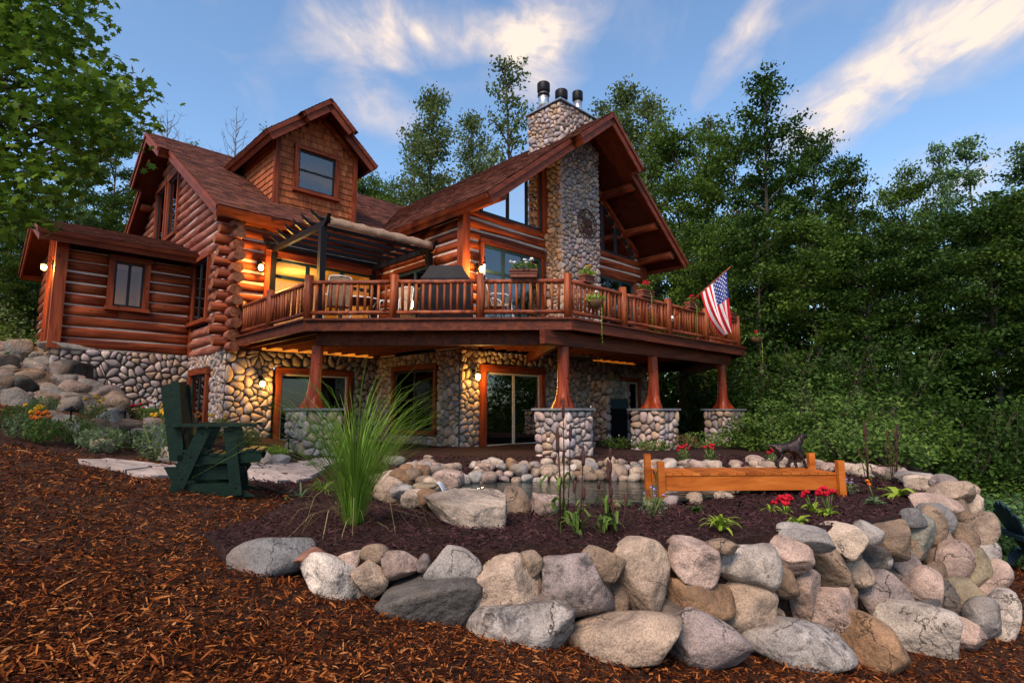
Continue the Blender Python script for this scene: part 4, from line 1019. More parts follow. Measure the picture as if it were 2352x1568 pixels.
# ---------------------------------------------------------------- lanterns
def lantern(loc, rz, label, e=11.0):
    t = empty('wall_lantern', loc, rz); tag(t, label, 'lantern', 'lit wall lanterns')
    mb = MB(); mb.box(-.045, .045, -.012, .012, -.12, .12); mb.build('back_plate', M['black_metal'], t)
    mb = MB(); mb.tube([(0, -.01, .03), (0, -.07, .10), (0, -.15, .13), (0, -.19, .08), (0, -.19, .03)], .011, n=7)
    mb.tube([(0, -.02, .10), (0, -.05, .20), (0, -.12, .235), (0, -.15, .19)], .008, n=6); mb.build('arm', M['black_metal'], t)
    mb = MB(); mb.lathe([(.03, .05), (.072, -.005), (.075, -.018)], (0, -.19, 0), n=14); mb.build('hood', M['black_metal'], t)
    mb = MB(); mb.lathe([(.03, -.02), (.062, -.05), (.066, -.10), (.045, -.16), (.018, -.175)], (0, -.19, 0), n=14); mb.build('glass_shade', M['bulb'], t)
    mb = MB(); mb.lathe([(.022, -.176), (.012, -.20)], (0, -.19, 0), n=10); mb.build('finial', M['black_metal'], t)
    l = point('lantern_light', (0, -.27, -.09), e, (1.0, .52, .10), .05, t)
    return t
def hw(u, v, z): return tuple(W(u, v, z))
lantern(hw(.62, -.165, 3.98), HA, 'lit lantern on the log wall next to the stacked corner log ends', 160)
lantern(hw(4.95, -4.415, 3.92), HA, 'lit lantern on the log wall between corner post and patio doors', 160)
lantern(hw(.82, -.19, .80), HA, 'lit lantern on the stone wall below the end of the deck', 62)
lantern(hw(4.85, -4.41, .98), HA, 'lit lantern on the stone wall next to the basement sliding door', 62)
lantern(hw(-3.46, 4.1, 4.05), HA - math.pi / 2, 'lit lantern beside the porch door of the low wing', 150)
# ---------------------------------------------------------------- boulders
import bmesh
def ico(k):
    b = bmesh.new(); bmesh.ops.create_icosphere(b, subdivisions=k, radius=1.0); v = np.array([x.co[:] for x in b.verts]); f = np.array([[q.index for q in x.verts] for x in b.faces]); b.free(); return v, f
ICO = {k: ico(k) for k in (2, 3, 4)}
def rock_shape(seed, k=3, cuts=5, box=.78, rough=.10, top=None):
    r = random.Random(seed); v, f = ICO[k]; v = np.sign(v) * np.abs(v) ** box; v = v / np.abs(v).max()
    for i in range(cuts):
        n = nrm([r.gauss(0, 1), r.gauss(0, 1), r.gauss(0, .8)]); c = r.uniform(.52, .86); ex = np.maximum(0, v @ n - c); v = v - ex[:, None] * n * .94
    if top is not None:
        n = nrm(top[:3]); ex = np.maximum(0, v @ n - top[3]); v = v - ex[:, None] * n * .96
    off = Vector((r.uniform(0, 99), r.uniform(0, 99), r.uniform(0, 99)))
    d = np.array([mnoise.noise(Vector(p) * 1.1 + off) * 1.0 + mnoise.noise(Vector(p) * 2.7 + off) * .45 + mnoise.noise(Vector(p) * 6 + off) * .2 + abs(mnoise.noise(Vector(p) * 4 - off)) * -.3 + mnoise.noise(Vector(p) * 15 + off) * .09 for p in v])
    ln = np.linalg.norm(v, axis=1, keepdims=True); v = v * (1 + rough * d[:, None])
    mx = v.max(0); mn = v.min(0); v = (v - (mx + mn) / 2) / ((mx - mn) / 2)
    return v, f
def boulder(name, parent, c, size, yaw, roll, seed, tint, dark=0.0, k=3, cuts=5, box=.8, rough=.10, tilt=0.0, top=None):
    v, f = rock_shape(seed, k, cuts, box, rough, top); v = v * (np.array(size) / 2)
    o = np_mesh(name, v, f, M['boulder'], parent, smooth=True, tint=np.tile(np.array([*tint, dark], np.float32), (len(v), 1)))
    o.location = tuple(c); o.rotation_euler = (Matrix.Rotation(yaw, 3, 'Z') @ Matrix.Rotation(roll, 3, 'Y') @ Matrix.Rotation(tilt, 3, 'X')).to_euler(); return o
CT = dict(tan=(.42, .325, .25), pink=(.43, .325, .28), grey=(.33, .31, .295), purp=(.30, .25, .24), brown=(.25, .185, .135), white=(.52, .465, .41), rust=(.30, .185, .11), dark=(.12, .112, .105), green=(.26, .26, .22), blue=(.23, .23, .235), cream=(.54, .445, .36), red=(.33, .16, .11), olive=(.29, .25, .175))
# depth of the battered wall face at a pixel, between its foot on the ground and its top edge
CTL = [(x, y, float(p[1])) for (x, y), p in zip(TOP, wall_top)]
for x, y in ((700, 1352), (880, 1395), (1090, 1455), (1320, 1515), (1550, 1532), (1700, 1534), (1930, 1532), (2170, 1512), (2250, 1490), (2322, 1468)):
    r_ = ray(x, y); d = 3.4
    for _ in range(12): p = r_ * d; d = .5 * d + .5 * float(z_low(p[0], p[1])) / r_[2]
    CTL.append((x, y, d - .03))
CTL += [(2245, 1240, 5.75), (2290, 1350, 5.35)]
CA = np.array(CTL)
def face_depth(x, y):
    w = 1 / (((CA[:, 0] - x) / 1.6) ** 2 + (CA[:, 1] - y) ** 2 + 60) ** 1.6; return float((w * CA[:, 2]).sum() / w.sum())
wall = empty('boulder_retaining_wall', tuple(on_y(1500, 1530, 3.4)))
tag(wall, 'dry-stacked wall of large mixed boulders holding up the planting bed', 'retaining wall')
wl = wall.location
BL = [(628, 1277, 186, 82, 8, 'blue', .1), (717, 1289, 78, 54, 10, 'red', .1), (768, 1338, 165, 96, -28, 'white', .75), (803, 1297, 54, 62, 0, 'pink', 0), (860, 1274, 62, 46, 0, 'brown', 0),
      (853, 1327, 72, 76, 20, 'tan', .25), (918, 1301, 86, 62, -8, 'pink', .1), (972, 1293, 32, 40, 0, 'purp', 0), (1042, 1306, 124, 96, -5, 'grey', .1), (985, 1388, 240, 124, 0, 'dark', .1),
      (1160, 1345, 168, 140, 0, 'tan', 0), (1216, 1293, 58, 56, -25, 'tan', 0), (1322, 1348, 178, 162, -25, 'purp', .7), (1195, 1435, 236, 104, 3, 'grey', .9), (1378, 1294, 98, 70, -25, 'brown', .1),
      (1468, 1325, 132, 166, 0, 'tan', .15), (1586, 1290, 122, 96, -8, 'pink', .45), (1659, 1254, 70, 36, 0, 'brown', 0), (1708, 1305, 158, 116, 14, 'white', .5), (1590, 1374, 176, 86, -5, 'rust', .2),
      (1433, 1466, 252, 132, 0, 'tan', .05), (1620, 1478, 182, 116, -18, 'purp', .05), (1716, 1400, 136, 128, 15, 'tan', .1), (1810, 1276, 100, 80, -20, 'pink', 0), (1790, 1330, 64, 84, 20, 'brown', .2),
      (1850, 1238, 118, 56, -8, 'grey', .05), (1926, 1243, 114, 80, 0, 'cream', 0), (1893, 1302, 98, 86, 0, 'brown', .1), (1838, 1366, 112, 102, 25, 'pink', .1), (1896, 1404, 122, 116, 20, 'pink', 0),
      (1822, 1482, 236, 116, -12, 'grey', .75), (1991, 1229, 60, 50, -25, 'grey', 0), (2030, 1237, 98, 84, 0, 'brown', 0), (1962, 1309, 80, 72, -5, 'tan', 0), (2001, 1281, 76, 64, -25, 'dark', .9),
      (2063, 1290, 88, 86, 0, 'purp', .6), (2025, 1374, 134, 122, -20, 'purp', .3), (1990, 1476, 160, 108, -25, 'rust', .1), (1947, 1385, 38, 74, -10, 'brown', .2), (2108, 1358, 84, 112, -10, 'pink', 0),
      (2104, 1452, 158, 124, 0, 'white', .35), (2103, 1238, 62, 116, -18, 'green', 0), (2136, 1210, 66, 92, -12, 'brown', .15), (2096, 1190, 56, 44, 0, 'blue', 0), (2146, 1192, 78, 70, -25, 'blue', .2),
      (2150, 1166, 100, 58, -5, 'pink', 0), (2196, 1172, 70, 76, 0, 'brown', 0), (2160, 1265, 72, 116, -12, 'pink', .1), (2190, 1308, 70, 122, -12, 'pink', 0), (2164, 1378, 64, 82, 0, 'dark', .5),
      (2212, 1377, 92, 92, 10, 'olive', .1), (2200, 1454, 96, 74, -12, 'pink', .05), (2238, 1316, 66, 112, -18, 'olive', 0), (2254, 1422, 70, 98, -10, 'grey', .1), (2293, 1418, 72, 126, -16, 'white', .6),
      (2246, 1226, 66, 104, -20, 'tan', 0), (2212, 1238, 60, 70, -10, 'brown', .1), (2278, 1338, 56, 104, -22, 'pink', .1), (2228, 1168, 50, 70, -25, 'cream', 0), (2180, 1128, 92, 48, 0, 'tan', .1),
      (2128, 1112, 84, 40, 0, 'cream', 0), (2222, 1130, 46, 46, 0, 'tan', 0), (2262, 1282, 50, 80, -20, 'grey', .1), (2098, 1099, 74, 30, 0, 'grey', 0), (2172, 1106, 62, 34, 0, 'purp', 0),
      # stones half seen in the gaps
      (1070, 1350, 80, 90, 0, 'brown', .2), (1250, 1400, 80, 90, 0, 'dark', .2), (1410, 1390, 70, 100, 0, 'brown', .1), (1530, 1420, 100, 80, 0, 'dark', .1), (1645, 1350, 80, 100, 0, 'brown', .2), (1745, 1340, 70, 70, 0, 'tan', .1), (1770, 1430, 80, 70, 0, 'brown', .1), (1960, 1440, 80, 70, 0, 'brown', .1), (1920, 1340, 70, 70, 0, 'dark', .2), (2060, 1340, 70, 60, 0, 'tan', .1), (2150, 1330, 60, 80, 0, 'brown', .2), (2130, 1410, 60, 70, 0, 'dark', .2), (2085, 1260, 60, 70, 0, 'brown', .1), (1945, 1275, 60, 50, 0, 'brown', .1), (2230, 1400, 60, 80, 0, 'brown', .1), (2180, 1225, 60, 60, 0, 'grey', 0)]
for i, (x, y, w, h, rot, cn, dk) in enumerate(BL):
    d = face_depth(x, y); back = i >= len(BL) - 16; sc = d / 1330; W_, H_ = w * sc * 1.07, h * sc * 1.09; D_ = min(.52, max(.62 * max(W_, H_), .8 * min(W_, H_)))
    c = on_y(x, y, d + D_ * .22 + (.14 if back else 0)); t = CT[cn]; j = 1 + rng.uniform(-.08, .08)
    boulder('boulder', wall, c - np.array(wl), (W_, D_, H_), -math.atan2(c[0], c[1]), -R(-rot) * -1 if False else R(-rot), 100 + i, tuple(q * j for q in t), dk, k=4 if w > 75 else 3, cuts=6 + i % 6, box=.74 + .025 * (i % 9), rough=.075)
# ---- flat ledge stone by the pond
c = on_z(1068, 1205, -.86)
hb_ = bmesh.new()
for q in [(-.36, .10, .15), (-.10, .28, .19), (.2, .28, .18), (.33, .14, .15), (.32, -.12, .09), (.04, -.24, .06), (-.30, -.02, .11), (-.27, .03, -.05), (.04, -.26, -.16), (.30, -.18, -.17), (.34, .1, -.16), (-.1, .3, -.16), (-.2, .1, -.16)]: hb_.verts.new(q)
hb_.verts.ensure_lookup_table(); bmesh.ops.convex_hull(hb_, input=hb_.verts[:])
bmesh.ops.triangulate(hb_, faces=hb_.faces[:]); bmesh.ops.subdivide_edges(hb_, edges=hb_.edges[:], cuts=9, use_grid_fill=True)
hb_.verts.ensure_lookup_table()
vv = np.array([q.co[:] for q in hb_.verts]); dn_ = np.array([[mnoise.noise(Vector(q) * k_ + Vector((k_, 3, 5))) for k_ in (5, 13, 30)] for q in vv])
vv = vv * (1 + (dn_ @ np.array([.05, .045, .03]))[:, None]); bmesh.ops.triangulate(hb_, faces=hb_.faces[:])
hb_.verts.index_update(); ff = np.array([[q.index for q in f.verts] for f in hb_.faces]); hb_.free()
o = np_mesh('ledge_stone', vv, ff, M['boulder'], None, smooth=False, tint=np.tile(np.array([.46, .385, .32, .15], np.float32), (len(vv), 1)))
o.location = (c[0] - .0, c[1] + .22, -.80); o.scale = (.95, 1, .78); o.rotation_euler = (0, 0, .12)
tag(o, 'large flat-topped pale ledge stone lying on the dark mulch', 'boulder')

# ---- rocks round the pond
edge = empty('pond_edging', tuple(np.append(np.mean(POND, axis=0), WATER_Z))); tag(edge, 'ring of rounded rocks stacked around the pond', 'rock edging')
el = np.array(edge.location)
pal2 = ['tan', 'pink', 'cream', 'grey', 'white', 'tan', 'pink', 'brown', 'rust', 'cream', 'purp', 'tan']
rk = random.Random(11); nrock = 0
def pond_rock(x, y, z, s, dk=.12, cn=None, k=2):
    global nrock
    w = s * rk.uniform(.85, 1.25); t = CT[cn or rk.choice(pal2)]; j = rk.uniform(.85, 1.2)
    boulder('rock', edge, np.array((x, y, z)) - el, (w, s * rk.uniform(.8, 1.1), s * rk.uniform(.62, .95)), rk.uniform(0, 6), R(rk.uniform(-14, 14)), 2000 + nrock, tuple(q * j for q in t), dk if rk.random() < .35 else 0, k=k, cuts=4, box=.8, rough=.08); nrock += 1
far = [POND[i] for i in (0, 1, 2, 3, 4, 5)]
def along(poly, step, off, s, zf, jitter=.05, cn=None):
    for i in range(len(poly) - 1):
        a = np.array(poly[i]); b = np.array(poly[i + 1]); t = nrm(b - a); n = np.array([-t[1], t[0]]); L = np.linalg.norm(b - a); q = rk.uniform(0, step)
        while q < L:
            p = a + t * q + n * (off + rk.uniform(-jitter, jitter)); sz = rk.uniform(*s); pond_rock(p[0], p[1], zf + rk.uniform(-.02, .02) + sz * .18, sz, cn=cn); q += sz * rk.uniform(.8, 1.05) + step
along(far, .0, .08, (.13, .27), -1.0); along(far, .0, .28, (.13, .27), -.95); along(far, .0, .48, (.12, .25), -.89); along(far, .02, .68, (.12, .22), -.84)
far2 = [(p[0], p[1] + .85) for p in far]; along(far2, .25, .0, (.12, .2), -.86)
near = [POND[i] for i in (5, 6, 7, 8, 9, 10, 0)]
along(near, .22, .14, (.13, .2), -1.05)
for (x, y, s, cn) in ((905, 1058, .34, 'green'), (945, 1072, .30, 'grey'), (930, 1092, .42, 'rust'), (975, 1080, .40, 'pink'), (1010, 1075, .30, 'grey'), (985, 1050, .2, 'tan'), (1030, 1098, .36, 'pink'), (1048, 1080, .2, 'tan'),
                      (890, 1120, .34, 'tan'), (925, 1125, .26, 'grey'), (950, 1140, .24, 'cream'), (900, 1090, .24, 'cream'), (870, 1100, .26, 'tan'), (985, 1142, .26, 'rust'), (1025, 1150, .34, 'red'), (1180, 1150, .36, 'brown'), (1250, 1155, .3, 'pink'), (1120, 1160, .2, 'grey')):
    p = on_z(x, y, -.88); pond_rock(p[0], p[1], -.90, s, cn=cn, k=3)
# waterfall lip and falling water
lip = on_z(1000, 1112, -.90); fall = empty('pond_waterfall', tuple(lip)); tag(fall, 'small stone spillway with a sheet of water falling into the pond', 'waterfall')
boulder('spill_stone', fall, (-.12, .02, -.03), (.34, .3, .10), .1, 0, 777, CT['olive'], .2, k=3, cuts=4)
mb = MB(); q = []; nn = 9
for i in range(7):
    t = i / 6
    for j in range(nn): q.append((.03 + .10 * t + .006 * math.sin(j * 2.1), -.10 + .2 * j / (nn - 1) - .06 * t * (1 - 2 * j / (nn - 1)), .03 - .02 * t - .115 * t * t + .003 * math.sin(j * 3.3)))
f = [(i * nn + j, (i + 1) * nn + j, (i + 1) * nn + j + 1, i * nn + j + 1) for i in range(6) for j in range(nn - 1)]
mb.add(q, f, smooth=True); o = mb.build('water_sheet', M['foam'], fall); o.modifiers.new('t', 'SOLIDIFY').thickness = .006

# ---- stones set along the back rim of the bed and in the flower border
rim = empty('rim_stones', tuple(on_z(1950, 1080, -.9))); tag(rim, 'row of pale stones along the back rim of the bed beyond the dock', 'rock edging'); rl = np.array(rim.location)
for i, (x, y, s) in enumerate([(1550, 1078, .2), (1590, 1075, .3), (1640, 1072, .22), (1690, 1070, .2), (1735, 1062, .28), (1785, 1066, .3), (1830, 1075, .18), (1868, 1072, .3), (1905, 1078, .22), (1945, 1082, .3), (1990, 1088, .34), (2030, 1092, .25), (2062, 1096, .3)]):
    p = on_z(x, y, -.93); t = CT[rk.choice(['cream', 'tan', 'white', 'pink'])]
    boulder('rock', rim, p - rl + np.array([0, 0, .03]), (s * 1.2, s, s * .75), rk.uniform(0, 6), 0, 3000 + i, t, 0, k=3, cuts=4)
border = empty('border_boulders', tuple(on_z(320, 1000, -.55))); tag(border, 'tumbled grey and tan boulders edging the flower border below the foundation', 'rock edging'); bl = np.array(border.location)
for i, (x, y, s, cn, zz) in enumerate([(255, 968, .62, 'grey', -.45), (215, 985, .4, 'rust', -.5), (290, 985, .45, 'brown', -.52), (320, 1002, .34, 'tan', -.6), (350, 975, .4, 'pink', -.5), (375, 995, .42, 'grey', -.6), (345, 1020, .34, 'grey', -.7), (395, 1015, .3, 'grey', -.7), (400, 1045, .34, 'cream', -.78), (420, 1030, .28, 'tan', -.75), (235, 1030, .3, 'cream', -.6), (205, 1010, .34, 'cream', -.55), (180, 985, .34, 'pink', -.42), (150, 968, .34, 'cream', -.35), (120, 955, .3, 'tan', -.3), (430, 975, .3, 'tan', -.6), (600, 1058, .34, 'cream', -.88), (570, 1062, .26, 'tan', -.87), (640, 1060, .3, 'grey', -.9), (545, 1052, .3, 'tan', -.85)]):
    p = ground_hit(x, y + 8); boulder('rock', border, p - bl + np.array([0, 0, s * .22]), (s * 1.25, s, s * .75), rk.uniform(0, 6), 0, 3300 + i, CT[cn], .2, k=3, cuts=5)
# ---- boulder bank beside the low wing
bank = empty('boulder_bank', tuple(W(-4.2, 2.4, 0))); tag(bank, 'steep bank of dark rounded boulders rising to the porch of the low wing', 'retaining wall'); bl = np.array(bank.location)
i = 0
for row in range(9):
    for kx in range(-4, 11):
        x = -60 + kx * 31 + (row % 2) * 15 + rk.uniform(-8, 8); y = 805 + row * 18 + rk.uniform(-5, 5)
        lim = 215 + (y - 800) * .55
        if x > min(lim, 290) or y > 930 + x * .1: continue
        if x > 118 and y < 812 + (x - 118) * .75: continue
        d = 14.5 + (x + 100) * .006 - (y - 800) * .012; p = on_y(x, y, d); s = rk.uniform(.35, .85)
        boulder('boulder', bank, p - bl, (s * 1.2, s, s * .85), rk.uniform(0, 6), R(rk.uniform(-20, 20)), 3600 + i, tuple(q * .62 for q in CT[rk.choice(['grey', 'brown', 'purp', 'tan', 'dark', 'pink', 'grey'])]), .3, k=3, cuts=7, box=.72); i += 1
mb = MB(); A_ = [on_y(x, y, d) for x, y, d in ((-140, 810, 15.0), (120, 806, 16.2), (240, 890, 16.6), (320, 950, 16.4), (-140, 950, 14.4))]
mb.prism([tuple(p + np.array([0, .35, 0])) for p in A_], (0, 1.2, -.3)); mb.build('soil_core', M['soil'], bank)
p = on_y(165, 800, 15.6); o = boulder('porch_slab', bank, p - bl + np.array([0, 0, .02]), (1.5, .8, .28), 1.0, 0, 3900, CT['grey'], .1, k=3, cuts=6)
# ---------------------------------------------------------------- garden seats
def gz(x, y): return float(z_bed(x, y) if bool(pip(x, y, BED)) else z_low(x, y))
p = on_z(482, 1142, -.83)
gl = empty('glider_chair', (p[0] - .16, p[1] + .28, gz(p[0], p[1] + .28) + .005), R(19)); tag(gl, 'dark green wooden glider armchair standing on the bark mulch', 'garden chair')
GP = M['green_paint']
def part(name, fn, m, par):
    mb = MB(); fn(mb); return mb.build(name, m, par)
for s in (-1, 1):
    y = s * .31
    part('leg', lambda b: b.bar((.29, y, .02), (.19, y, .68), .035, .10, up=(1, 0, .15)), GP, gl)
    part('leg', lambda b: b.bar((-.26, y, .02), (-.02, y, .68), .034, .115, up=(1, 0, -.35)), GP, gl)
    prof = [(-.44, .0), (-.40, .035), (-.30, .07), (-.22, .14), (-.18, .14), (.18, .14), (.22, .13), (.31, .06), (.41, .03), (.45, .0)]
    part('foot_runner', lambda b: b.prism([(x, y - .022 - s * .04, z) for x, z in prof], (0, .044, 0)), GP, gl)
    part('glide_rail', lambda b: b.prism([(-.37, y - s * .09, .30), (-.35, y - s * .09, .27), (-.30, y - s * .09, .17), (.30, y - s * .09, .17), (.36, y - s * .09, .26), (.34, y - s * .09, .30)], (0, .035, 0)), GP, gl)
    part('arm', lambda b: b.prism([(-.30, y - .06, .685), (.38, y - .075, .685), (.44, y - .06, .685), (.44, y + .06, .685), (.38, y + .075, .685), (-.30, y + .06, .685)], (0, 0, .03)), GP, gl)
    yy = s * .26
    part('seat_side', lambda b: b.prism([(-.25, yy - .02, .42), (-.24, yy - .02, .32), (.48, yy - .02, .33), (.50, yy - .02, .38), (.47, yy - .02, .44), (.30, yy - .02, .44), (.05, yy - .02, .405)], (0, .04, 0)), GP, gl)
    part('back_side', lambda b: b.prism([(-.19, yy - .02, .36), (-.31, yy - .02, .36), (-.43, yy - .02, 1.07), (-.29, yy - .02, 1.12), (-.27, yy - .02, 1.08)], (0, .04, 0)), GP, gl)
for k in range(9):
    t = k / 8; x = -.19 + .66 * t; z = .42 + .03 * math.cos(t * 6.28) * .8 + (0 if t < .9 else -.015)
    part('seat_slat', lambda b: b.box(x - .033, x + .033, -.29, .29, z, z + .022), GP, gl)
for k in range(6):
    y = -.20 + .08 * k
    part('back_slat', lambda b: b.bar((-.19, y, .44), (-.315, y, 1.05), .062, .02, up=(1, 0, .2)), GP, gl)
for s in (-1, 1):
    for x, z in ((.28, .10), (.215, .40), (-.19, .20), (-.13, .40), (-.04, .62), (.20, .64)): part('bolt', lambda b: b.ball((x, s * .332, z), (.010, .005, .010), 8, 5), M['black_metal'], gl)
part('back_top', lambda b: b.bar((-.325, -.25, 1.06), (-.325, .25, 1.06), .05, .12), GP, gl)
part('cross_rail', lambda b: b.box(-.22, -.18, -.28, .28, .18, .27), GP, gl); part('cross_rail', lambda b: b.box(.20, .24, -.28, .28, .18, .27), GP, gl)

p = np.array([7.5, 8.2]); ad = empty('adirondack_chair', (p[0], p[1], gz(*p) + .005), R(-14)); tag(ad, 'dark teal plastic fan-back garden chair standing past the end of the boulder wall', 'garden chair')
BP = M['blue_plastic']
for k in range(6):
    a = (k - 2.5) * .085; h = .70 - .045 * (k - 2.5) ** 2 * .55
    part('back_slat', lambda b: b.prism([(-.28, math.sin(a) * .35 - .042, .30), (-.28, math.sin(a) * .35 + .042, .30), (-.28 - .42 * h, math.sin(a) * 1.15 + .055, .30 + h * .93), (-.28 - .44 * h, math.sin(a) * 1.15, .30 + h), (-.28 - .42 * h, math.sin(a) * 1.15 - .055, .30 + h * .93)], (.022, 0, .006)), BP, ad)
for k in range(6):
    t = k / 5; x = -.24 + .56 * t; z = .30 + .07 * t
    part('seat_slat', lambda b: b.bar((x, -.26, z), (x, .26, z), .09, .022), BP, ad)
for s in (-1, 1):
    y = s * .30
    part('arm', lambda b: b.prism([(-.42, y - .05, .545), (.30, y - .075, .565), (.36, y, .566), (.30, y + .075, .565), (-.42, y + .05, .545)], (0, 0, .025)), BP, ad)
    part('leg', lambda b: b.prism([(.24, y - .02, 0), (.33, y - .02, 0), (.30, y - .02, .3), (.32, y - .02, .56), (.18, y - .02, .56), (.2, y - .02, .3)], (0, .04, 0)), BP, ad)
    part('leg', lambda b: b.prism([(-.52, y * .92 - .02, 0), (-.43, y * .92 - .02, 0), (-.2, y * .92 - .02, .24), (.26, y * .92 - .02, .33), (.28, y * .92 - .02, .40), (-.3, y * .92 - .02, .31)], (0, .04, 0)), BP, ad)
part('back_brace', lambda b: b.bar((-.44, -.30, .53), (-.44, .30, .53), .05, .06), BP, ad)

# ---------------------------------------------------------------- dock, dog
A_, B_ = np.array([1.80, 6.86]), np.array([3.84, 6.88]); dd = nrm(B_ - A_); ang = math.atan2(dd[1], dd[0]); L_ = np.linalg.norm(B_ - A_)
dock = empty('garden_dock', (A_[0], A_[1], -1.0), ang); tag(dock, 'short orange cedar dock with four stub posts reaching over the pond', 'dock')
dock.rotation_euler = (0, -math.atan2(.012, L_), ang)
zt = .233
for y in (.0, .58): part('fascia_board', lambda b: b.box(0, L_, y, y + .035, zt - .175, zt - .003), M['dock'], dock)
n = 19
for k in range(n):
    a = L_ * k / n; part('plank', lambda b: b.box(a + .004, a + L_ / n - .004, -.012, .627, zt, zt + .024 + .002 * (k % 3)), M['dock'], dock)
for (x, y, h) in ((-.045, -.02, .40), (-.045, .62, .44), (L_ + .04, -.02, .40), (L_ + .04, .62, .44)):
    part('post', lambda b: b.box(x - .038, x + .038, y - .038, y + .038, -.28 if x < 1 else -.05, h), M['dock'], dock)
dw_ = A_ + dd * 1.72 + np.array([-dd[1], dd[0]]) * .46
dog = empty('dog_statue', (dw_[0], dw_[1], -1.0 + zt + .028 + .012), ang - .05); tag(dog, 'bronze statue of a shaggy dog with raised head standing on the dock', 'statue')
sv = [((-.13, 0, .265), .062), ((-.02, 0, .258), .058), ((.085, 0, .265), .070), ((.135, 0, .335), .052), ((.165, 0, .395), .047), ((.205, 0, .405), .034), ((.245, 0, .412), .023),
      ((-.20, 0, .285), .020), ((-.27, 0, .275), .013), ((.085, .05, .20), .033), ((.095, .055, .10), .020), ((.10, .055, .018), .018), ((.125, .055, .014), .015),
      ((.085, -.05, .20), .033), ((.15, -.055, .10), .020), ((.175, -.055, .018), .018), ((.20, -.055, .014), .015),
      ((-.13, .05, .21), .042), ((-.095, .055, .14), .026), ((-.155, .055, .085), .016), ((-.14, .055, .016), .016), ((-.115, .055, .013), .014),
      ((-.13, -.05, .21), .042), ((-.11, -.055, .14), .026), ((-.175, -.055, .085), .016), ((-.165, -.055, .016), .016), ((-.14, -.055, .013), .014)]
se = [(0, 1), (1, 2), (2, 3), (3, 4), (4, 5), (5, 6), (0, 7), (7, 8), (2, 9), (9, 10), (10, 11), (11, 12), (2, 13), (13, 14), (14, 15), (15, 16), (0, 17), (17, 18), (18, 19), (19, 20), (20, 21), (0, 22), (22, 23), (23, 24), (24, 25), (25, 26)]
me = bpy.data.meshes.new('body'); me.from_pydata([v for v, r_ in sv], se, []); me.materials.append(M['bronze'])
bo = bpy.data.objects.new('body', me); col.objects.link(bo); bo.parent = dog
mk = bo.modifiers.new('skin', 'SKIN'); mk.use_smooth_shade = True
for i, (v, r_) in enumerate(sv): me.skin_vertices[0].data[i].radius = (r_, r_)
me.skin_vertices[0].data[0].use_root = True
ss = bo.modifiers.new('sub', 'SUBSURF'); ss.levels = 2; ss.render_levels = 2
tx = bpy.data.textures.new('fur', 'CLOUDS'); tx.noise_scale = .03; dp = bo.modifiers.new('fur', 'DISPLACE'); dp.texture = tx; dp.strength = .018; dp.mid_level = .5
for s in (-1, 1): part('ear', lambda b: b.ball((.152, s * .046, .375), (.022, .011, .042), 8, 6), M['bronze'], dog)
part('chest_fur', lambda b: [b.ball((.125 + .012 * (k % 3), (k % 5 - 2) * .016, .20 + .018 * (k % 4)), (.02, .016, .034), 7, 5) for k in range(11)], M['bronze'], dog)
for s in (-1, 1): part('eye', lambda b: b.ball((.192, s * .026, .418), .006, 6, 5), M['black_metal'], dog)

# ---------------------------------------------------------------- on the deck
def on_deck(u, v, z=0): return tuple(W(u, v, DECK_Z - .004 + z))
gr = empty('covered_grill', on_deck(2.72, -5.98), HA - R(45)); tag(gr, 'barbecue grill under a dark fitted cover behind the deck railing', 'grill')
def cover(b):
    q = []; rows = [(0.0, .58, .33), (.75, .57, .32), (1.0, .55, .31), (1.18, .42, .24), (1.30, .36, .20), (1.31, .33, .18)]
    for z, hx, hy in rows:
        for j in range(16):
            a = 2 * math.pi * j / 16; cx, cy = math.cos(a), math.sin(a); m_ = max(abs(cx), abs(cy)); wv = 1 + .02 * math.sin(j * 2.7 + z * 4)
            q.append((hx * cx / m_ * wv, hy * cy / m_ * wv, z))
    f = [(i * 16 + j, i * 16 + (j + 1) % 16, (i + 1) * 16 + (j + 1) % 16, (i + 1) * 16 + j) for i in range(5) for j in range(16)] + [tuple(5 * 16 + j for j in range(16))]
    b.add(q, f)
part('cover', cover, M['cover'], gr); part('hem', lambda b: [b.bar((sx * .58, -.33, .04), (sx * .58, .33, .04), .02, .07) for sx in (-1, 1)], M['cover'], gr)
def patio_chair(u, v, rz, label, tall=False):
    t = empty('patio_chair', on_deck(u, v), rz); tag(t, label, 'patio chair', 'patio chairs on the deck')
    for s in (-1, 1):
        part('side_frame', lambda b: b.tube([(-.28, s * .27, 0), (-.25, s * .27, .02), (.22, s * .27, .02), (.30, s * .27, .10), (.24, s * .28, .40), (.22, s * .28, .60), (.10, s * .28, .65), (-.22, s * .28, .64), (-.27, s * .26, .60)], .014, n=7), M['white_metal'], t)
        part('back_frame', lambda b: b.tube([(.22, s * .25, .40), (-.22, s * .25, .37), (-.30, s * .25, .65), (-.38, s * .24, .98), (-.39, s * .20, 1.02)], .013, n=7), M['white_metal'], t)
    part('cross_bar', lambda b: b.tube([(-.39, -.20, 1.02), (-.395, 0, 1.035), (-.39, .20, 1.02)], .013, n=7), M['white_metal'], t)
    m = M['cushion']
    part('seat', lambda b: b.prism([(-.22, -.25, .38), (.24, -.25, .41), (.24, .25, .41), (-.22, .25, .38)], (0, 0, .05 if tall else .015)), m, t)
    part('back', lambda b: b.prism([(-.23, -.24, .40), (-.23, .24, .40), (-.385, .23, 1.0), (-.385, -.23, 1.0)], (.05 if tall else .015, 0, .01)), m, t)
patio_chair(3.55, -6.75, HA + R(-20), 'white-framed patio chair with tan cushions behind the railing near the chimney', True)
patio_chair(.95, -4.25, HA + R(70), 'white-framed sling patio chair under the pergola corner behind the railing')
patio_chair(2.15, -4.75, HA + R(200), 'white-framed sling patio chair beside the covered grill')
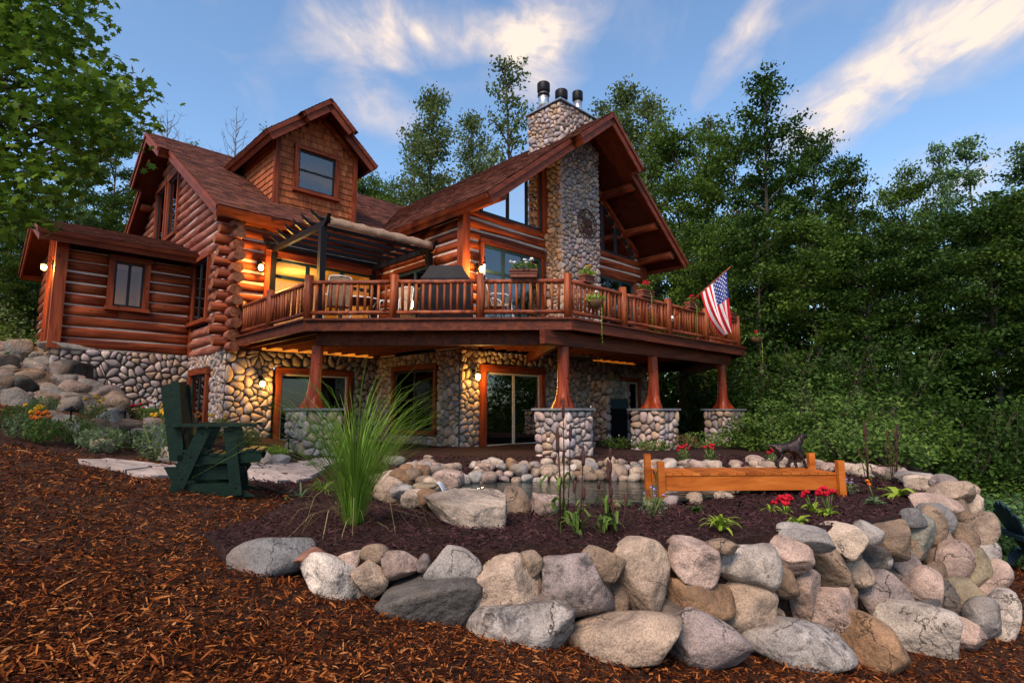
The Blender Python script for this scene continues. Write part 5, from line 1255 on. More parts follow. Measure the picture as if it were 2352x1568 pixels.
tb = empty('patio_table', on_deck(1.75, -3.7), HA); tag(tb, 'round patio table with white rim and dark top under the pergola', 'table')
part('table_top', lambda b: b.lathe([(.60, .70), (.60, .72)], n=28), M['teal_frame'], tb)
part('rim', lambda b: b.tube([(.61 * math.cos(a * .2618), .61 * math.sin(a * .2618), .71) for a in range(25)], .017, n=7, caps=False), M['white_metal'], tb)
for k in range(4):
    a = k * math.pi / 2 + .6; part('leg', lambda b: b.tube([(.5 * math.cos(a), .5 * math.sin(a), .70), (.30 * math.cos(a), .30 * math.sin(a), .4), (.46 * math.cos(a), .46 * math.sin(a), 0)], .014, n=7), M['white_metal'], tb)

# flowers and planters -------------------------------------------------
def leaf_blades(n, L, Wd, spread, up, rs, h0=0.0, curl=.4):
    """pointed arching leaves from one base: arrays of verts and quads"""
    V = []; Fc = []
    for i in range(n):
        a = rs.uniform(0, 6.283); ln = rs.uniform(*L); w = rs.uniform(*Wd); el = rs.uniform(*up); r0 = rs.uniform(0, spread); z = h0 * rs.random()
        d = np.array([math.cos(a), math.sin(a), 0]); s = np.array([-math.sin(a), math.cos(a), 0]); p = d * r0 + np.array([0, 0, z]); b = len(V); seg = 4; e = el
        for k in range(seg + 1):
            t = k / seg; ww = w * math.sin(math.pi * min(1, .12 + .88 * t) * .98 + .0) ** .8 if k < seg else .0008
            V += [p - s * ww / 2, p + s * ww / 2]
            if k < seg: p = p + (d * math.cos(e) + np.array([0, 0, math.sin(e)])) * ln / seg; e -= curl * ln / max(L) * rs.uniform(.4, 1.2) * .9
        Fc += [(b + 2 * k, b + 2 * k + 1, b + 2 * k + 3, b + 2 * k + 2) for k in range(seg)]
    return np.array(V), np.array(Fc)
def leaf_cloud(n, R_, rs, L=(.02, .05), asp=.6, flat=.7, c=(0, 0, 0)):
    d = rs.normal(0, 1, (n, 3)); d /= np.linalg.norm(d, axis=1, keepdims=True); rad = rs.uniform(.35, 1, (n, 1)) ** .6; P_ = d * rad * np.array(R_) + np.array(c)
    u = rs.normal(0, 1, (n, 3)); u[:, 2] *= flat; u /= np.linalg.norm(u, axis=1, keepdims=True); w = np.cross(u, rs.normal(0, 1, (n, 3)) * [.4, .4, 1]); w /= np.linalg.norm(w, axis=1, keepdims=True) + 1e-9
    l = rs.uniform(L[0], L[1], (n, 1))
    V = np.stack([P_ - u * l / 2, P_ + w * l * asp / 2 - u * l * .05, P_ + u * l / 2, P_ - w * l * asp / 2 - u * l * .05], 1).reshape(-1, 3); b = np.arange(n)[:, None] * 4
    return V, b + [0, 1, 2, 3]
def bloom(b, c, r, petals=0, rs=None):
    if petals:
        for k in range(petals):
            a = 6.283 * k / petals; ca, sa = math.cos(a), math.sin(a)
            b.add([(c[0], c[1], c[2]), (c[0] + r * .6 * ca - r * .22 * sa, c[1] + r * .6 * sa + r * .22 * ca, c[2] + r * .12), (c[0] + r * ca, c[1] + r * sa, c[2] - r * .05), (c[0] + r * .6 * ca + r * .22 * sa, c[1] + r * .6 * sa - r * .22 * ca, c[2] + r * .12)], [(0, 1, 2, 3)])
    else:
        for k in range(9): b.ball((c[0] + rs.uniform(-.55, .55) * r, c[1] + rs.uniform(-.55, .55) * r, c[2] + rs.uniform(-.3, .35) * r), r * rs.uniform(.3, .5), 6, 4, noise=.2)
RS = np.random.RandomState(21)
def planter(u, v, z, rz, label, petal, nf, basket=False, L=.52, vine=0, leafmat='leaf_shrub', rr=.20):
    t = empty('hanging_basket' if basket else 'flower_box', tuple(W(u, v, z)), rz); tag(t, label, 'flower basket' if basket else 'flower box')
    if basket:
        part('basket', lambda b: b.lathe([(.05, -.16), (.13, -.12), (.18, -.03), (.185, .02), (.15, .02)], n=16), M['coir'], t); Rc = (.24, .22, .12)
        part('bracket', lambda b: b.tube([(0, .20, .10), (0, .19, -.02), (0, .12, -.10)], .01, n=6), M['black_metal'], t)
    else:
        part('box', lambda b: [b.prism([(-L / 2 + .02, -.08, -.16), (L / 2 - .02, -.08, -.16), (L / 2 - .02, .08, -.16), (-L / 2 + .02, .08, -.16)], (0, 0, .13))], M['terracotta_box'], t)
        part('box_rim', lambda b: [b.box(-L / 2, L / 2, -.105, .105, -.03, .005), b.box(-L / 2 + .01, L / 2 - .01, -.095, .095, -.085, -.07)], M['terracotta_box'], t); Rc = (L * .52, .16, .12)
    V, Fq = leaf_cloud(260, Rc, RS, (.035, .075), .8, .8, (0, 0, .06)); np_mesh('foliage', V, Fq, M[leafmat], t)
    for k in range(nf):
        c = (RS.uniform(-1, 1) * Rc[0] * .9, RS.uniform(-1, 1) * Rc[1] * .8, RS.uniform(.12, .24)); part('flower', lambda b: bloom(b, c, RS.uniform(.035, .055), 0, RS), M[petal], t); part('stem', lambda b: b.tube([(c[0] * .6, c[1] * .6, .02), (c[0], c[1], c[2])], .004, n=5), M['stem'], t)
    for k in range(vine):
        x = RS.uniform(-.1, .1); part('vine', lambda b: [b.tube([(x, -.10, -.02), (x + .01, -.15, -.15), (x - .01, -.15, -.5), (x + .015, -.14, -.95)], .006, n=5)] + [b.ball((x + RS.uniform(-.02, .02), -.145, -.08 * q - .1), (.018, .01, .012), 5, 4) for q in range(11)], M['leaf_lime'], t)
    return t
r45 = HA - R(45)
planter(3.36, -7.80, DECK_Z + .80 + .22, r45, 'long planter of white geraniums set on the railing before the patio doors', 'petal_white', 9, L=.6)
planter(7.05, -8.42, DECK_Z + .80 + .22, HA, 'planter of red geraniums on the railing nearest the house corner', 'petal_red', 9, vine=1)
planter(9.35, -8.42, DECK_Z + .80 + .22, HA, 'planter of red geraniums on the railing beside the flag', 'petal_red', 8, vine=1)
planter(11.75, -8.42, DECK_Z + .80 + .22, HA, 'small white-flowered planter at the far end of the railing', 'petal_white', 6, L=.35)
planter(4.75, -8.62, DECK_Z + .42, HA, 'coir basket of pale flowers hooked on the outside of the railing', 'petal_white', 5, basket=True, vine=1, leafmat='leaf_lime')
planter(4.72, -8.42, DECK_Z + .80 + .22, HA, 'small box of yellow-green foliage on the railing by the corner post', 'petal_yellow', 3, L=.38, leafmat='leaf_lime')
hb = planter(12.62, -8.80, 2.22, HA, 'coir basket with trailing vine hanging past the end of the deck', 'petal_red', 3, basket=True, vine=2)
part('hanger', lambda b: b.tube([(0, 0, .0), (0, .02, .55), (-.2, .10, .62), (-.52, .36, .55)], .008, n=6), M['black_metal'], hb)
# wind chime
p = W(2.77, -7.22, DECK_Z + .9); wc = empty('rain_gauge', tuple(p), r45); tag(wc, 'narrow glass rain gauge and thermometer hung on a railing post', 'rain gauge')
part('tube', lambda b: b.lathe([(.028, -.13), (.03, .25)], (0, -.06, 0), n=12), M['white_metal'], wc); part('cap', lambda b: b.lathe([(.038, .25), (.038, .285)], (0, -.06, 0), n=12), M['black_metal'], wc)
part('hook', lambda b: b.tube([(0, -.06, .285), (0, -.06, .40), (0, -.02, .45), (0, .03, .40), (0, .05, .1)], .007, n=6), M['black_metal'], wc); part('mark', lambda b: b.box(-.02, .02, -.092, -.088, -.12, .0), M['black_metal'], wc)

# ---------------------------------------------------------------- flag
pb = W(8.1, -8.52, 2.37); pt_ = on_y(1680, 611, 13.42)
fl = empty('flag', tuple(pb)); tag(fl, 'striped red, white and blue flag hanging from a pole on the railing', 'flag')
part('pole', lambda b: b.tube([(0, 0, 0), tuple(pt_ - pb)], [.016, .013], n=9), M['rail_z'], fl); part('finial', lambda b: b.ball(tuple(pt_ - pb), .028, 9, 7), M['bronze'], fl)
part('bracket', lambda b: b.bar((0, .06, -.05), (0, -.04, .03), .05, .09), M['white_metal'], fl)
h0 = pb + (pt_ - pb) * .50; h1 = pb + (pt_ - pb) * .93; f0 = on_y(1663, 770, 13.75); f1 = on_y(1681, 763, 13.55)
NS, NT = 39, 24; q = []
def flag_pt(s, t):
    a = h0 + (h1 - h0) * s; b = f0 + (f1 - f0) * s; c = a + (b - a) * t
    fold = math.sin(s * 15 + t * 2.2) * .075 * t ** .8 + math.sin(s * 7 + 1) * .05 * t
    return c + np.array([-.10 * math.sin(math.pi * t) * (1 - s) * .6, fold * 1.6, -.05 * math.sin(math.pi * t)]) - pb
fb = MB()
for i in range(NS + 1):
    for j in range(NT + 1): q.append(flag_pt(i / NS, j / NT))
b0 = len(fb.v); fb.v.extend([tuple(map(float, w)) for w in q])
for i in range(NS):
    for j in range(NT):
        stripe = i // 3; cant = stripe >= 6 and j < int(NT * .42)
        fb.f.append([i * (NT + 1) + j, (i + 1) * (NT + 1) + j, (i + 1) * (NT + 1) + j + 1, i * (NT + 1) + j + 1]); fb.sm.append(True); fb.mi.append(2 if cant else (0 if stripe % 2 == 0 else 1))
cl = fb.build('cloth', [M['red_cloth'], M['white_cloth'], M['blue_cloth']], fl)
sb = MB()
for r_ in range(9):
    for c_i in range(6 if r_ % 2 == 0 else 5):
        s = .4615 + .5385 * (r_ + .8) / 9.6; t = .42 * ((c_i + (.5 if r_ % 2 == 0 else 1.0)) / 6.0)
        c = flag_pt(s, t); e1 = nrm(flag_pt(min(1, s + .01), t) - c); e2 = nrm(flag_pt(s, t + .01) - c); nn = nrm(np.cross(e1, e2))
        for sg in (-1, 1):
            vs_ = [c + nn * sg * .008] + [c + nn * sg * .008 + (e1 * math.cos(k * math.pi / 5) + e2 * math.sin(k * math.pi / 5)) * (.026 if k % 2 == 0 else .011) for k in range(10)]
            sb.add(vs_, [(0, 1 + k, 1 + (k + 1) % 10) for k in range(10)])
sb.build('stars', M['white_cloth'], cl)

# ---------------------------------------------------------------- medallion on the chimney
c = W(9.0, -5.07, 5.95); md = empty('bear_medallion', tuple(c), HA); tag(md, 'round rusty metal bear medallion mounted on the stone chimney', 'wall ornament')
RM = plain('rusty_steel', (0.075, 0.032, 0.022), 0.7, 0.4, var=.4)
for r_ in (.47, .36):
    part('ring', lambda b: b.tube([(r_ * math.cos(a * .1745), -.02, r_ * math.sin(a * .1745)) for a in range(37)], .014 if r_ > .4 else .009, n=6, caps=False), RM, md)
bear = [(-.24, .10), (-.27, .14), (-.24, .20), (-.20, .20), (-.17, .25), (-.13, .24), (-.11, .20), (.0, .17), (.12, .18), (.22, .12), (.26, .02), (.25, -.08), (.27, -.18), (.18, -.18), (.16, -.07), (.06, -.05), (.07, -.18), (-.02, -.18), (-.04, -.06), (-.09, -.07), (-.09, -.19), (-.18, -.19), (-.17, -.04), (-.19, .05)]
part('bear', lambda b: b.prism([(x, -.03, z - .0) for x, z in bear], (0, .012, 0)), RM, md)
part('base_plate', lambda b: b.prism([(.34 * math.cos(a), -.028, .34 * math.sin(a)) for a in [math.pi * (1.17 + .66 * k / 10) for k in range(11)]], (0, .012, 0)), RM, md)
for k in range(26):
    a = 2 * math.pi * k / 26
    if math.sin(a) > -.2 or k % 2: part('letter_bar', lambda b: b.bar((.37 * math.cos(a), -.02, .37 * math.sin(a)), (.46 * math.cos(a + .05 * (k % 3 - 1)), -.02, .46 * math.sin(a + .05 * (k % 3 - 1))), .012, .028, up=(0, 1, 0)), RM, md)

# ---------------------------------------------------------------- path lights and floodlight
def path_light(x, y, z, label, h=.34):
    p = ground_hit(x, y); t = empty('path_light', (p[0], p[1], gz(p[0], p[1]))); tag(t, label, 'path light', 'small black path lights')
    part('stake', lambda b: b.lathe([(.018, -.03), (.016, h)], n=8), M['black_metal'], t); part('shade', lambda b: b.lathe([(.10, h - .01), (.085, h + .02), (.02, h + .055), (.008, h + .075)], n=14), M['black_metal'], t)
path_light(160, 985, -.38, 'black path light standing by the cream edging stones of the border'); path_light(285, 985, -.45, 'black path light tilted among the boulders of the border')
path_light(662, 1040, -.95, 'black path light against the stone pier nearest the chair', .3)
p = on_z(1352, 1040, -.98); t = empty('floodlight', (p[0], p[1], gz(p[0], p[1])), .5); tag(t, 'grey metal floodlight on the ground before the middle stone pier', 'floodlight')
part('head', lambda b: b.prism([(-.13, -.05, .10), (.13, -.05, .10), (.15, -.09, .24), (-.15, -.09, .24)], (0, .16, .03)), M['steel'], t); part('stake', lambda b: b.lathe([(.02, -.05), (.02, .12)], n=8), M['black_metal'], t)
p = on_z(1090, 1020, -1.0); t = empty('outlet_post', (p[0], p[1], gz(p[0], p[1]))); tag(t, 'outdoor socket box on a thin stake by the basement sliding door', 'socket post')
part('stake', lambda b: b.lathe([(.012, -.05), (.012, .32)], n=8), M['steel'], t); part('socket_box', lambda b: b.box(-.05, .05, -.03, .03, .30, .42), M['black_metal'], t)
# ---------------------------------------------------------------- garden plants
def plant_root(name, x, y, z, label, cat, group=None):
    q = ground_hit(x, y); t = empty(name, tuple(q)); tag(t, label, cat, group); return t, q[1]
def grass_clump(x, y, z, h, r, n, label, m='blade', w=(.006, .011), name='ornamental_grass', up=(1.05, 1.55), curl=.9):
    t, d = plant_root(name, x, y, z, label, 'grass'); V, Fq = leaf_blades(n, (h * .55, h * 1.12), w, r, up, RS_r, 0, curl); np_mesh('blades', V, Fq, M[m], t); return t
RS_r = random.Random(33)
tg = grass_clump(812, 1205, -.87, 1.5, .085, 330, 'tall fountain of ornamental grass rising from the dark mulch', curl=.62, up=(1.12, 1.56), w=(.004, .0085))
V, Fq = leaf_blades(60, (.4, 1.15), (.003, .006), .09, (.35, 1.5), RS_r, 0, 1.5); np_mesh('dry_blades', V, Fq, M['dry'], tg)
grass_clump(745, 1130, -.9, .32, .05, 60, 'short bright green tuft behind the tall ornamental grass', up=(.4, 1.3), w=(.008, .016))
grass_clump(540, 905, -.5, .9, .06, 60, 'thin grey-green grass clump by the corner of the stone foundation', m='leaf_grey')
grass_clump(385, 945, -.35, .6, .08, 70, 'drooping grass tuft against the stone foundation of the low wing', m='leaf_grey', up=(.8, 1.5))
def stalks(x, y, z, h, n, label, nl=10):
    t, d = plant_root('millet_plant', x, y, z, label, 'plant', 'dark stalked plants in the bed')
    for k in range(n):
        a = RS_r.uniform(0, 6.28); r0 = RS_r.uniform(.0, .05); hh = h * (1 if k == 0 else RS_r.uniform(.5, .95)); ln = RS_r.uniform(-.04, .07); b0 = (r0 * math.cos(a), r0 * math.sin(a), 0); top = (b0[0] + ln * math.cos(a), b0[1] + ln * math.sin(a), hh)
        part('stalk', lambda b: b.tube([b0, ((b0[0] + top[0]) / 2 + .01, (b0[1] + top[1]) / 2, hh * .5), top], [.006, .005, .004], n=6), M['brown_stem'], t)
        s = hh * RS_r.uniform(.16, .26); part('seed_head', lambda b: b.tube([(top[0], top[1], hh - s), (top[0], top[1], hh - s * .8), (top[0] + .004, top[1], hh - s * .15), (top[0] + .005, top[1], hh)], [.006, .0125, .0115, .003], n=8, wob=.12), M['brown_stem'], t)
    V, Fq = leaf_blades(nl, (.16, .36), (.018, .032), .03, (.7, 1.35), RS_r, h * .35, 1.9); np_mesh('leaves', V, Fq, M['leaf_shrub'], t)
stalks(1290, 1212, -.87, 1.02, 5, 'tallest dark-headed stalk plant standing before the pond', 12)
stalks(1322, 1228, -.87, .62, 4, 'dark-headed stalk plant with pale strap leaves nearest the boulder wall', 12)
stalks(1398, 1218, -.87, .60, 6, 'bushy cluster of dark-headed stalks beside the pond stones', 14)
stalks(1418, 1232, -.87, .34, 3, 'short dark-headed stalk plant at the foot of the bushy cluster', 8)
stalks(1995, 1112, -.9, .85, 5, 'dark stalk plant standing at the end of the orange dock', 9); stalks(2058, 1108, -.9, .80, 6, 'dark stalk plant beside the large-leaved lime plant', 9)
def leafy(x, y, z, h, r, n, m, label, petal=None, nf=0, pr=.03, petals=0, L=(.03, .07), name='flowering_plant', stems=6, tall=1.0, w=.5, group=None):
    t, d = plant_root(name, x, y, z, label, 'plant', group); R3 = (r, r, h * .42)
    V, Fq = leaf_cloud(n, R3, RS, L, w, .9, (0, 0, h * .42)); V[:, 2] = np.abs(V[:, 2]) + .005; np_mesh('foliage', V, Fq, M[m], t)
    sb_ = MB()
    for k in range(stems): a = RS.uniform(0, 6.28); sb_.tube([(0, 0, 0), (r * .6 * math.cos(a), r * .6 * math.sin(a), h * .75)], .004, n=5)
    sb_.build('stems', M['stem'], t)
    for k in range(nf):
        a = RS.uniform(0, 6.28); rr = r * RS.uniform(.1, 1.0); c = (rr * math.cos(a), rr * math.sin(a), h * RS.uniform(.78, 1.12) * tall)
        part('stem', lambda b: b.tube([(c[0] * .4, c[1] * .4, h * .3), c], .0035, n=5), M['stem'], t); part('flower', lambda b: bloom(b, c, pr * RS.uniform(.8, 1.2), petals, RS), M[petal], t)
    return t
def rosette(x, y, z, n, L, Wd, m, label, name='leafy_plant', up=(.5, 1.4), petal=None, nf=0, pr=.03, h=.3):
    t, d = plant_root(name, x, y, z, label, 'plant'); V, Fq = leaf_blades(n, L, Wd, .02, up, RS_r, .03, .9); np_mesh('leaves', V, Fq, M[m], t)
    for k in range(nf):
        a = RS.uniform(0, 6.28); c = (.08 * math.cos(a), .08 * math.sin(a), h * RS.uniform(.8, 1.1)); part('stem', lambda b: b.tube([(0, 0, 0), (c[0] * .5, c[1] * .5, h * .5), c], .004, n=5), M['stem'], t); part('flower', lambda b: bloom(b, c, pr, 0, RS), M[petal], t)
    return t
# in the dark bed
rosette(1655, 1220, -.87, 34, (.10, .22), (.018, .030), 'leaf_lime', 'yellow-green tuft of narrow leaves above the boulder wall', up=(.7, 1.5))
rosette(1600, 1182, -.88, 12, (.08, .16), (.02, .035), 'leaf_dark', 'small dark green rosette in the bed below the dock')
rosette(1835, 1206, -.87, 14, (.08, .15), (.03, .05), 'leaf_lime', 'low lime-leaved plant nearest the middle of the boulder wall')
rosette(1770, 1178, -.88, 8, (.08, .16), (.012, .022), 'leaf_lime', 'sprawling stem with red bloom head in the bed', petal='petal_red', nf=2, pr=.035, h=.13)
rosette(1805, 1185, -.88, 9, (.08, .18), (.02, .03), 'leaf_lime', 'plant with the largest crimson bloom leaning over the mulch', petal='petal_red', nf=4, pr=.045, h=.15)
rosette(1868, 1178, -.88, 14, (.09, .18), (.03, .045), 'leaf_lime', 'crimson-flowered plant with broad pale leaves beside the big bloom', petal='petal_red', nf=4, pr=.032, h=.19)
rosette(1905, 1185, -.88, 16, (.09, .18), (.03, .05), 'leaf_lime', 'crimson-flowered plant with the tallest cluster of blooms in the bed', petal='petal_red', nf=7, pr=.036, h=.22)
rosette(2012, 1160, -.88, 22, (.09, .17), (.022, .035), 'leaf_grey', 'grey-green plant with orange flower before the stalk plants', petal='petal_orange', nf=2, pr=.028, h=.24)
rosette(2062, 1142, -.88, 13, (.18, .36), (.06, .10), 'leaf_lime', 'large-leaved lime green plant near the bend of the boulder wall', up=(.5, 1.4))
leafy(1500, 1188, -.88, .22, .13, 190, 'leaf_grey', 'fine grey-green shrublet between the stalk cluster and the dock', 'petal_violet', 5, .014, name='lavender_plant', L=(.015, .035))
leafy(1945, 1135, -.88, .18, .14, 200, 'leaf_grey', 'lavender shrublet by the end post of the dock', 'petal_violet', 9, .014, name='lavender_plant', L=(.015, .035))
leafy(1690, 1130, -.9, .2, .12, 90, 'leaf_grey', 'wispy seed-stalk plant before the dock boards', name='lavender_plant', L=(.012, .03), stems=14)
leafy(1520, 1130, -.95, .28, .1, 130, 'leaf_grey', 'lavender clump at the left dock post', 'petal_violet', 7, .013, name='lavender_plant', L=(.015, .03))
leafy(1440, 1165, -.9, .10, .07, 150, 'leaf_grey', 'small blue-green tuft beside the stalks', name='sedge_tuft', L=(.02, .05), w=.15)
leafy(860, 1150, -.89, .26, .16, 240, 'leaf_shrub', 'feathery green plant beside the tall ornamental grass', name='fern_plant', L=(.02, .045), w=.35)
rosette(690, 1146, -.88, 14, (.10, .26), (.012, .022), 'leaf_grey', 'sprawling silvery stem with orange flower on the mulch', petal='petal_orange', nf=0); leafy(657, 1152, -.87, .06, .02, 6, 'leaf_grey', 'single orange blossom lying out over the mulch', 'petal_orange', 1, .035, 9, name='blanket_flower')
leafy(715, 1075, -.92, .12, .14, 140, 'leaf_shrub', 'low green mound beside the flagstones', L=(.02, .05), name='ground_cover')
for x, y, lb in ((1570, 1066, 'crimson flower cluster behind the pond left of the dock'), (1632, 1064, 'crimson flower cluster behind the dock planks'), (1775, 1074, 'crimson flower cluster beside the dog statue')):
    leafy(x, y, -.93, .30, .12, 130, 'leaf_shrub', lb, 'petal_red', 9, .03, L=(.03, .06))
# flower border below the foundation
FB = [(60, 1010, -.40, .34, .2, 'leaf_grey', 'petal_yellow', 3, 'faded yellow coneflower clump at the edge of the border'), (95, 1018, -.45, .30, .16, 'leaf_shrub', 'petal_orange', 4, 'orange-flowered plant lowest in the border'), (40, 985, -.3, .34, .22, 'leaf_shrub', None, 0, 'plain green clump below the boulder bank'),
      (100, 955, -.25, .4, .2, 'leaf_pale', None, 0, 'pale silvery clump below the boulder bank'), (170, 1020, -.5, .34, .2, 'leaf_shrub', None, 0, 'green clump against the cream edging stones'), (235, 1040, -.62, .3, .22, 'leaf_grey', None, 0, 'grey-green mound among the edging stones'),
      (215, 985, -.45, .42, .2, 'leaf_shrub', 'petal_yellow', 2, 'leafy plant beside the path light'), (325, 962, -.42, .3, .3, 'leaf_shrub', 'petal_red', 4, 'red-dotted cushion plant below the foundation wall'), (350, 980, -.5, .42, .2, 'leaf_shrub', 'petal_white', 3, 'white daisy clump behind the green glider'),
      (355, 1060, -.72, .45, .18, 'leaf_grey', 'petal_yellow', 2, 'upright leafy plant left of the green glider'), (290, 1035, -.6, .26, .26, 'leaf_dark', None, 0, 'dark green mat among the border boulders'), (400, 985, -.6, .5, .22, 'leaf_shrub', 'petal_yellow', 9, 'yellow black-eyed daisies behind the glider back'), (415, 1030, -.72, .4, .2, 'leaf_lime', 'petal_orange', 8, 'golden orange flowers beside the glider seat'),
      (505, 1005, -.78, .4, .25, 'leaf_shrub', 'petal_yellow', 3, 'loose yellow flowers seen through the glider arms'), (560, 1025, -.82, .34, .28, 'leaf_shrub', None, 0, 'green ground cover seen under the glider arm'), (620, 1052, -.9, .2, .24, 'leaf_lime', None, 0, 'low lime ground cover before the first stone pier'),
      (270, 945, -.3, .7, .1, 'leaf_shrub', None, 0, 'tall thin weed against the foundation wall'), (460, 955, -.55, .6, .12, 'leaf_grey', 'petal_white', 6, 'tall white daisies before the basement window'), (585, 1000, -.8, .5, .16, 'leaf_dark', 'petal_white', 3, 'dark leafy plant against the lamp-lit stone wall'), (300, 925, -.25, .55, .1, 'leaf_shrub', None, 0, 'thin climbing weed on the foundation stones')]
for (x, y, z, h, r, m, pt__, nf, lb) in FB:
    leafy(x, y, z, h * 1.35, r * 1.4, int(620 * r / .2), m, lb, pt__, int(nf * 2.2), .045, 0, L=(.03, .075), name='border_plant', w=.4)
# weeds round the piers and behind the pond
WD = [(1420, 1030, .35, .5), (1500, 1035, .3, .5), (1560, 1030, .45, .5), (1610, 1030, .5, .6), (1680, 1030, .6, .6), (1740, 1020, .6, .6), (1640, 1010, .7, .6), (1820, 1040, .5, .5), (1880, 1050, .5, .5)]
for k, (x, y, h, r) in enumerate(WD):
    leafy(x, y, -1.0, h, r, 420, ['leaf_shrub', 'leaf_mid', 'leaf_rust', 'leaf_shrub'][k % 4], ['low weeds at the foot of the middle pier', 'green weeds before the third stone pier', 'weeds growing up the third stone pier', 'rust-tinged weeds behind the orange dock', 'tall weeds between the last two piers', 'weed thicket before the last stone pier', 'straggling brown weeds between the piers', 'green weeds behind the dog statue', 'ferny weeds beside the dog statue'][k], 'petal_white' if k < 2 else None, 5 if k < 2 else 0, .02, L=(.04, .10), name='weed_patch', w=.45)
# ---------------------------------------------------------------- trees and shrubs
def leaves_at(C, per, cr, L, rs, asp=.62, flatz=.6, up=.8, shape=None):
    n = len(C) * per; c = np.repeat(C, per, 0); g_ = rs.normal(0, 1, (n, 3)) * np.array([cr, cr, cr * flatz]) * .62; P_ = c + g_
    nm = rs.normal(0, 1, (n, 3)) * .75 + np.array([0, 0, up]); nm /= np.linalg.norm(nm, axis=1, keepdims=True)
    u = rs.normal(0, 1, (n, 3)); u -= nm * (u * nm).sum(1, keepdims=True); u /= np.linalg.norm(u, axis=1, keepdims=True); w = np.cross(nm, u); l = rs.uniform(L[0], L[1], (n, 1))
    if shape is None:
        V = np.stack([P_ - u * l * .5, P_ + w * l * asp * .5 + nm * l * .06, P_ + u * l * .5, P_ - w * l * asp * .5 + nm * l * .06], 1); k = 4
    else:
        V = np.stack([P_ + u * l * sx + w * l * sy + nm * l * (-.25 * (sx * sx + sy * sy)) for sx, sy in shape], 1); k = len(shape)
    return V.reshape(-1, 3), np.arange(n)[:, None] * k + np.arange(k)
def tree_parts(seed, h, rad, base, style, nl=46, per=30, cr=.55, L=(.14, .26), sub=3, lm='leaf_mid', tr=.16, flat=.6, elev=(.15, .55), up=.8):
    rs = np.random.RandomState(seed); r = random.Random(seed); tb_ = MB(); path = []; x = y = 0.0; k = 9
    for i in range(k): t = i / (k - 1); path.append((x, y, h * .97 * t)); x += r.uniform(-.14, .14) * h / 14; y += r.uniform(-.14, .14) * h / 14
    tb_.tube(path, [tr * (1 - .93 * (i / (k - 1)) ** .9) * h / 14 + .01 for i in range(k)], n=9, caps=False); C = []
    def at(t): f = t * (k - 1); i = min(int(f), k - 2); a = np.array(path[i]); b = np.array(path[i + 1]); return a + (b - a) * (f - i)
    for i in range(nl):
        t = base + (.985 - base) * (i + r.random() * .8) / nl; s = (t - base) / (1 - base)
        prof = {'round': math.sin(math.pi * min(.97, .12 + .82 * s)) ** .7, 'column': (1 - s) ** .55 * min(1, s * 5 + .35), 'cone': (1 - s) ** .8 * min(1, s * 6 + .3)}[style]
        ln = rad * prof * r.uniform(.55, 1.12) + .15; a = i * 2.4 + r.uniform(-.5, .5); el = r.uniform(*elev) + .45 * s; o = at(t); d = np.array([math.cos(a) * math.cos(el), math.sin(a) * math.cos(el), math.sin(el)])
        pts_ = [o, o + d * ln * .5 + np.array([0, 0, .02 * ln]), o + d * ln * .85 + np.array([0, 0, -.02 * ln]), o + d * ln + np.array([0, 0, -.10 * ln])]
        tb_.tube(pts_, [.045 * h / 14 * (1 - .5 * s) + .012, .03 * h / 14, .018, .008], n=5, caps=False)
        for q in range(max(1, int(ln / (cr * .85)))):
            f = .35 + .65 * (q + 1) / max(1, int(ln / (cr * .85))); C.append(o + d * ln * f + np.array([0, 0, -.06 * ln * f]))
            for _ in range(sub - 1):
                off = rs.normal(0, 1, 3) * np.array([1, 1, .5]) * ln * .22 * f; C.append(o + d * ln * f + off)
    for _ in range(6): C.append(at(.97) + rs.normal(0, 1, 3) * np.array([.25, .25, .4]) * cr)
    V, Fq = leaves_at(np.array(C), per, cr, L, rs, flatz=flat, up=up)
    return tb_, V, Fq, lm
PROTO = {}
def proto(key, *a, **k):
    tb_, V, Fq, lm = tree_parts(*a, **k); t = tb_.data('trunk', M['bark']); o = np_mesh('crown', V, Fq, M[lm]); me = o.data; bpy.data.objects.remove(o); PROTO[key] = (t, me, a[1])
proto('pop1', 51, 14, 2.3, .22, 'column', nl=44, per=34, cr=.40, L=(.11, .20), lm='leaf_pop', sub=3)
proto('pop2', 52, 14, 2.1, .15, 'column', nl=38, per=26, cr=.38, L=(.11, .19), lm='leaf_pop', sub=2)
proto('map1', 53, 14, 3.9, .10, 'round', nl=44, per=62, cr=.55, L=(.12, .24), lm='leaf_dark', sub=2, flat=.3, elev=(-.05, .35), up=1.3)
proto('map2', 54, 14, 3.9, .08, 'cone', nl=42, per=62, cr=.55, L=(.12, .24), lm='leaf_dark', sub=2, flat=.3, elev=(-.05, .4), up=1.3)
proto('mid1', 55, 14, 3.6, .08, 'round', nl=42, per=58, cr=.52, L=(.12, .23), lm='leaf_mid', sub=2, flat=.32, elev=(0, .4), up=1.2)
proto('pale1', 56, 14, 3.6, .10, 'cone', nl=36, per=58, cr=.50, L=(.12, .24), lm='leaf_pale', sub=2, flat=.28, elev=(.0, .4), up=1.3)
def tree(x, ytop, d, key, label, wide=1.0, group='trees around the house', zb=None, name='forest_tree'):
    top = on_y(x, ytop, d); zb = zb if zb is not None else float(z_low(top[0], top[1])); h = top[2] - zb; t_, c_, ph = PROTO[key]; t = empty(name, (top[0], top[1], zb - .05), rng.uniform(0, 6.28)); tag(t, label, 'tree', group)
    s = h / ph; t.scale = (s * wide, s * wide, s)
    for nm, me in (('trunk', t_), ('crown', c_)): o = bpy.data.objects.new(nm, me); col.objects.link(o); o.parent = t
    return t
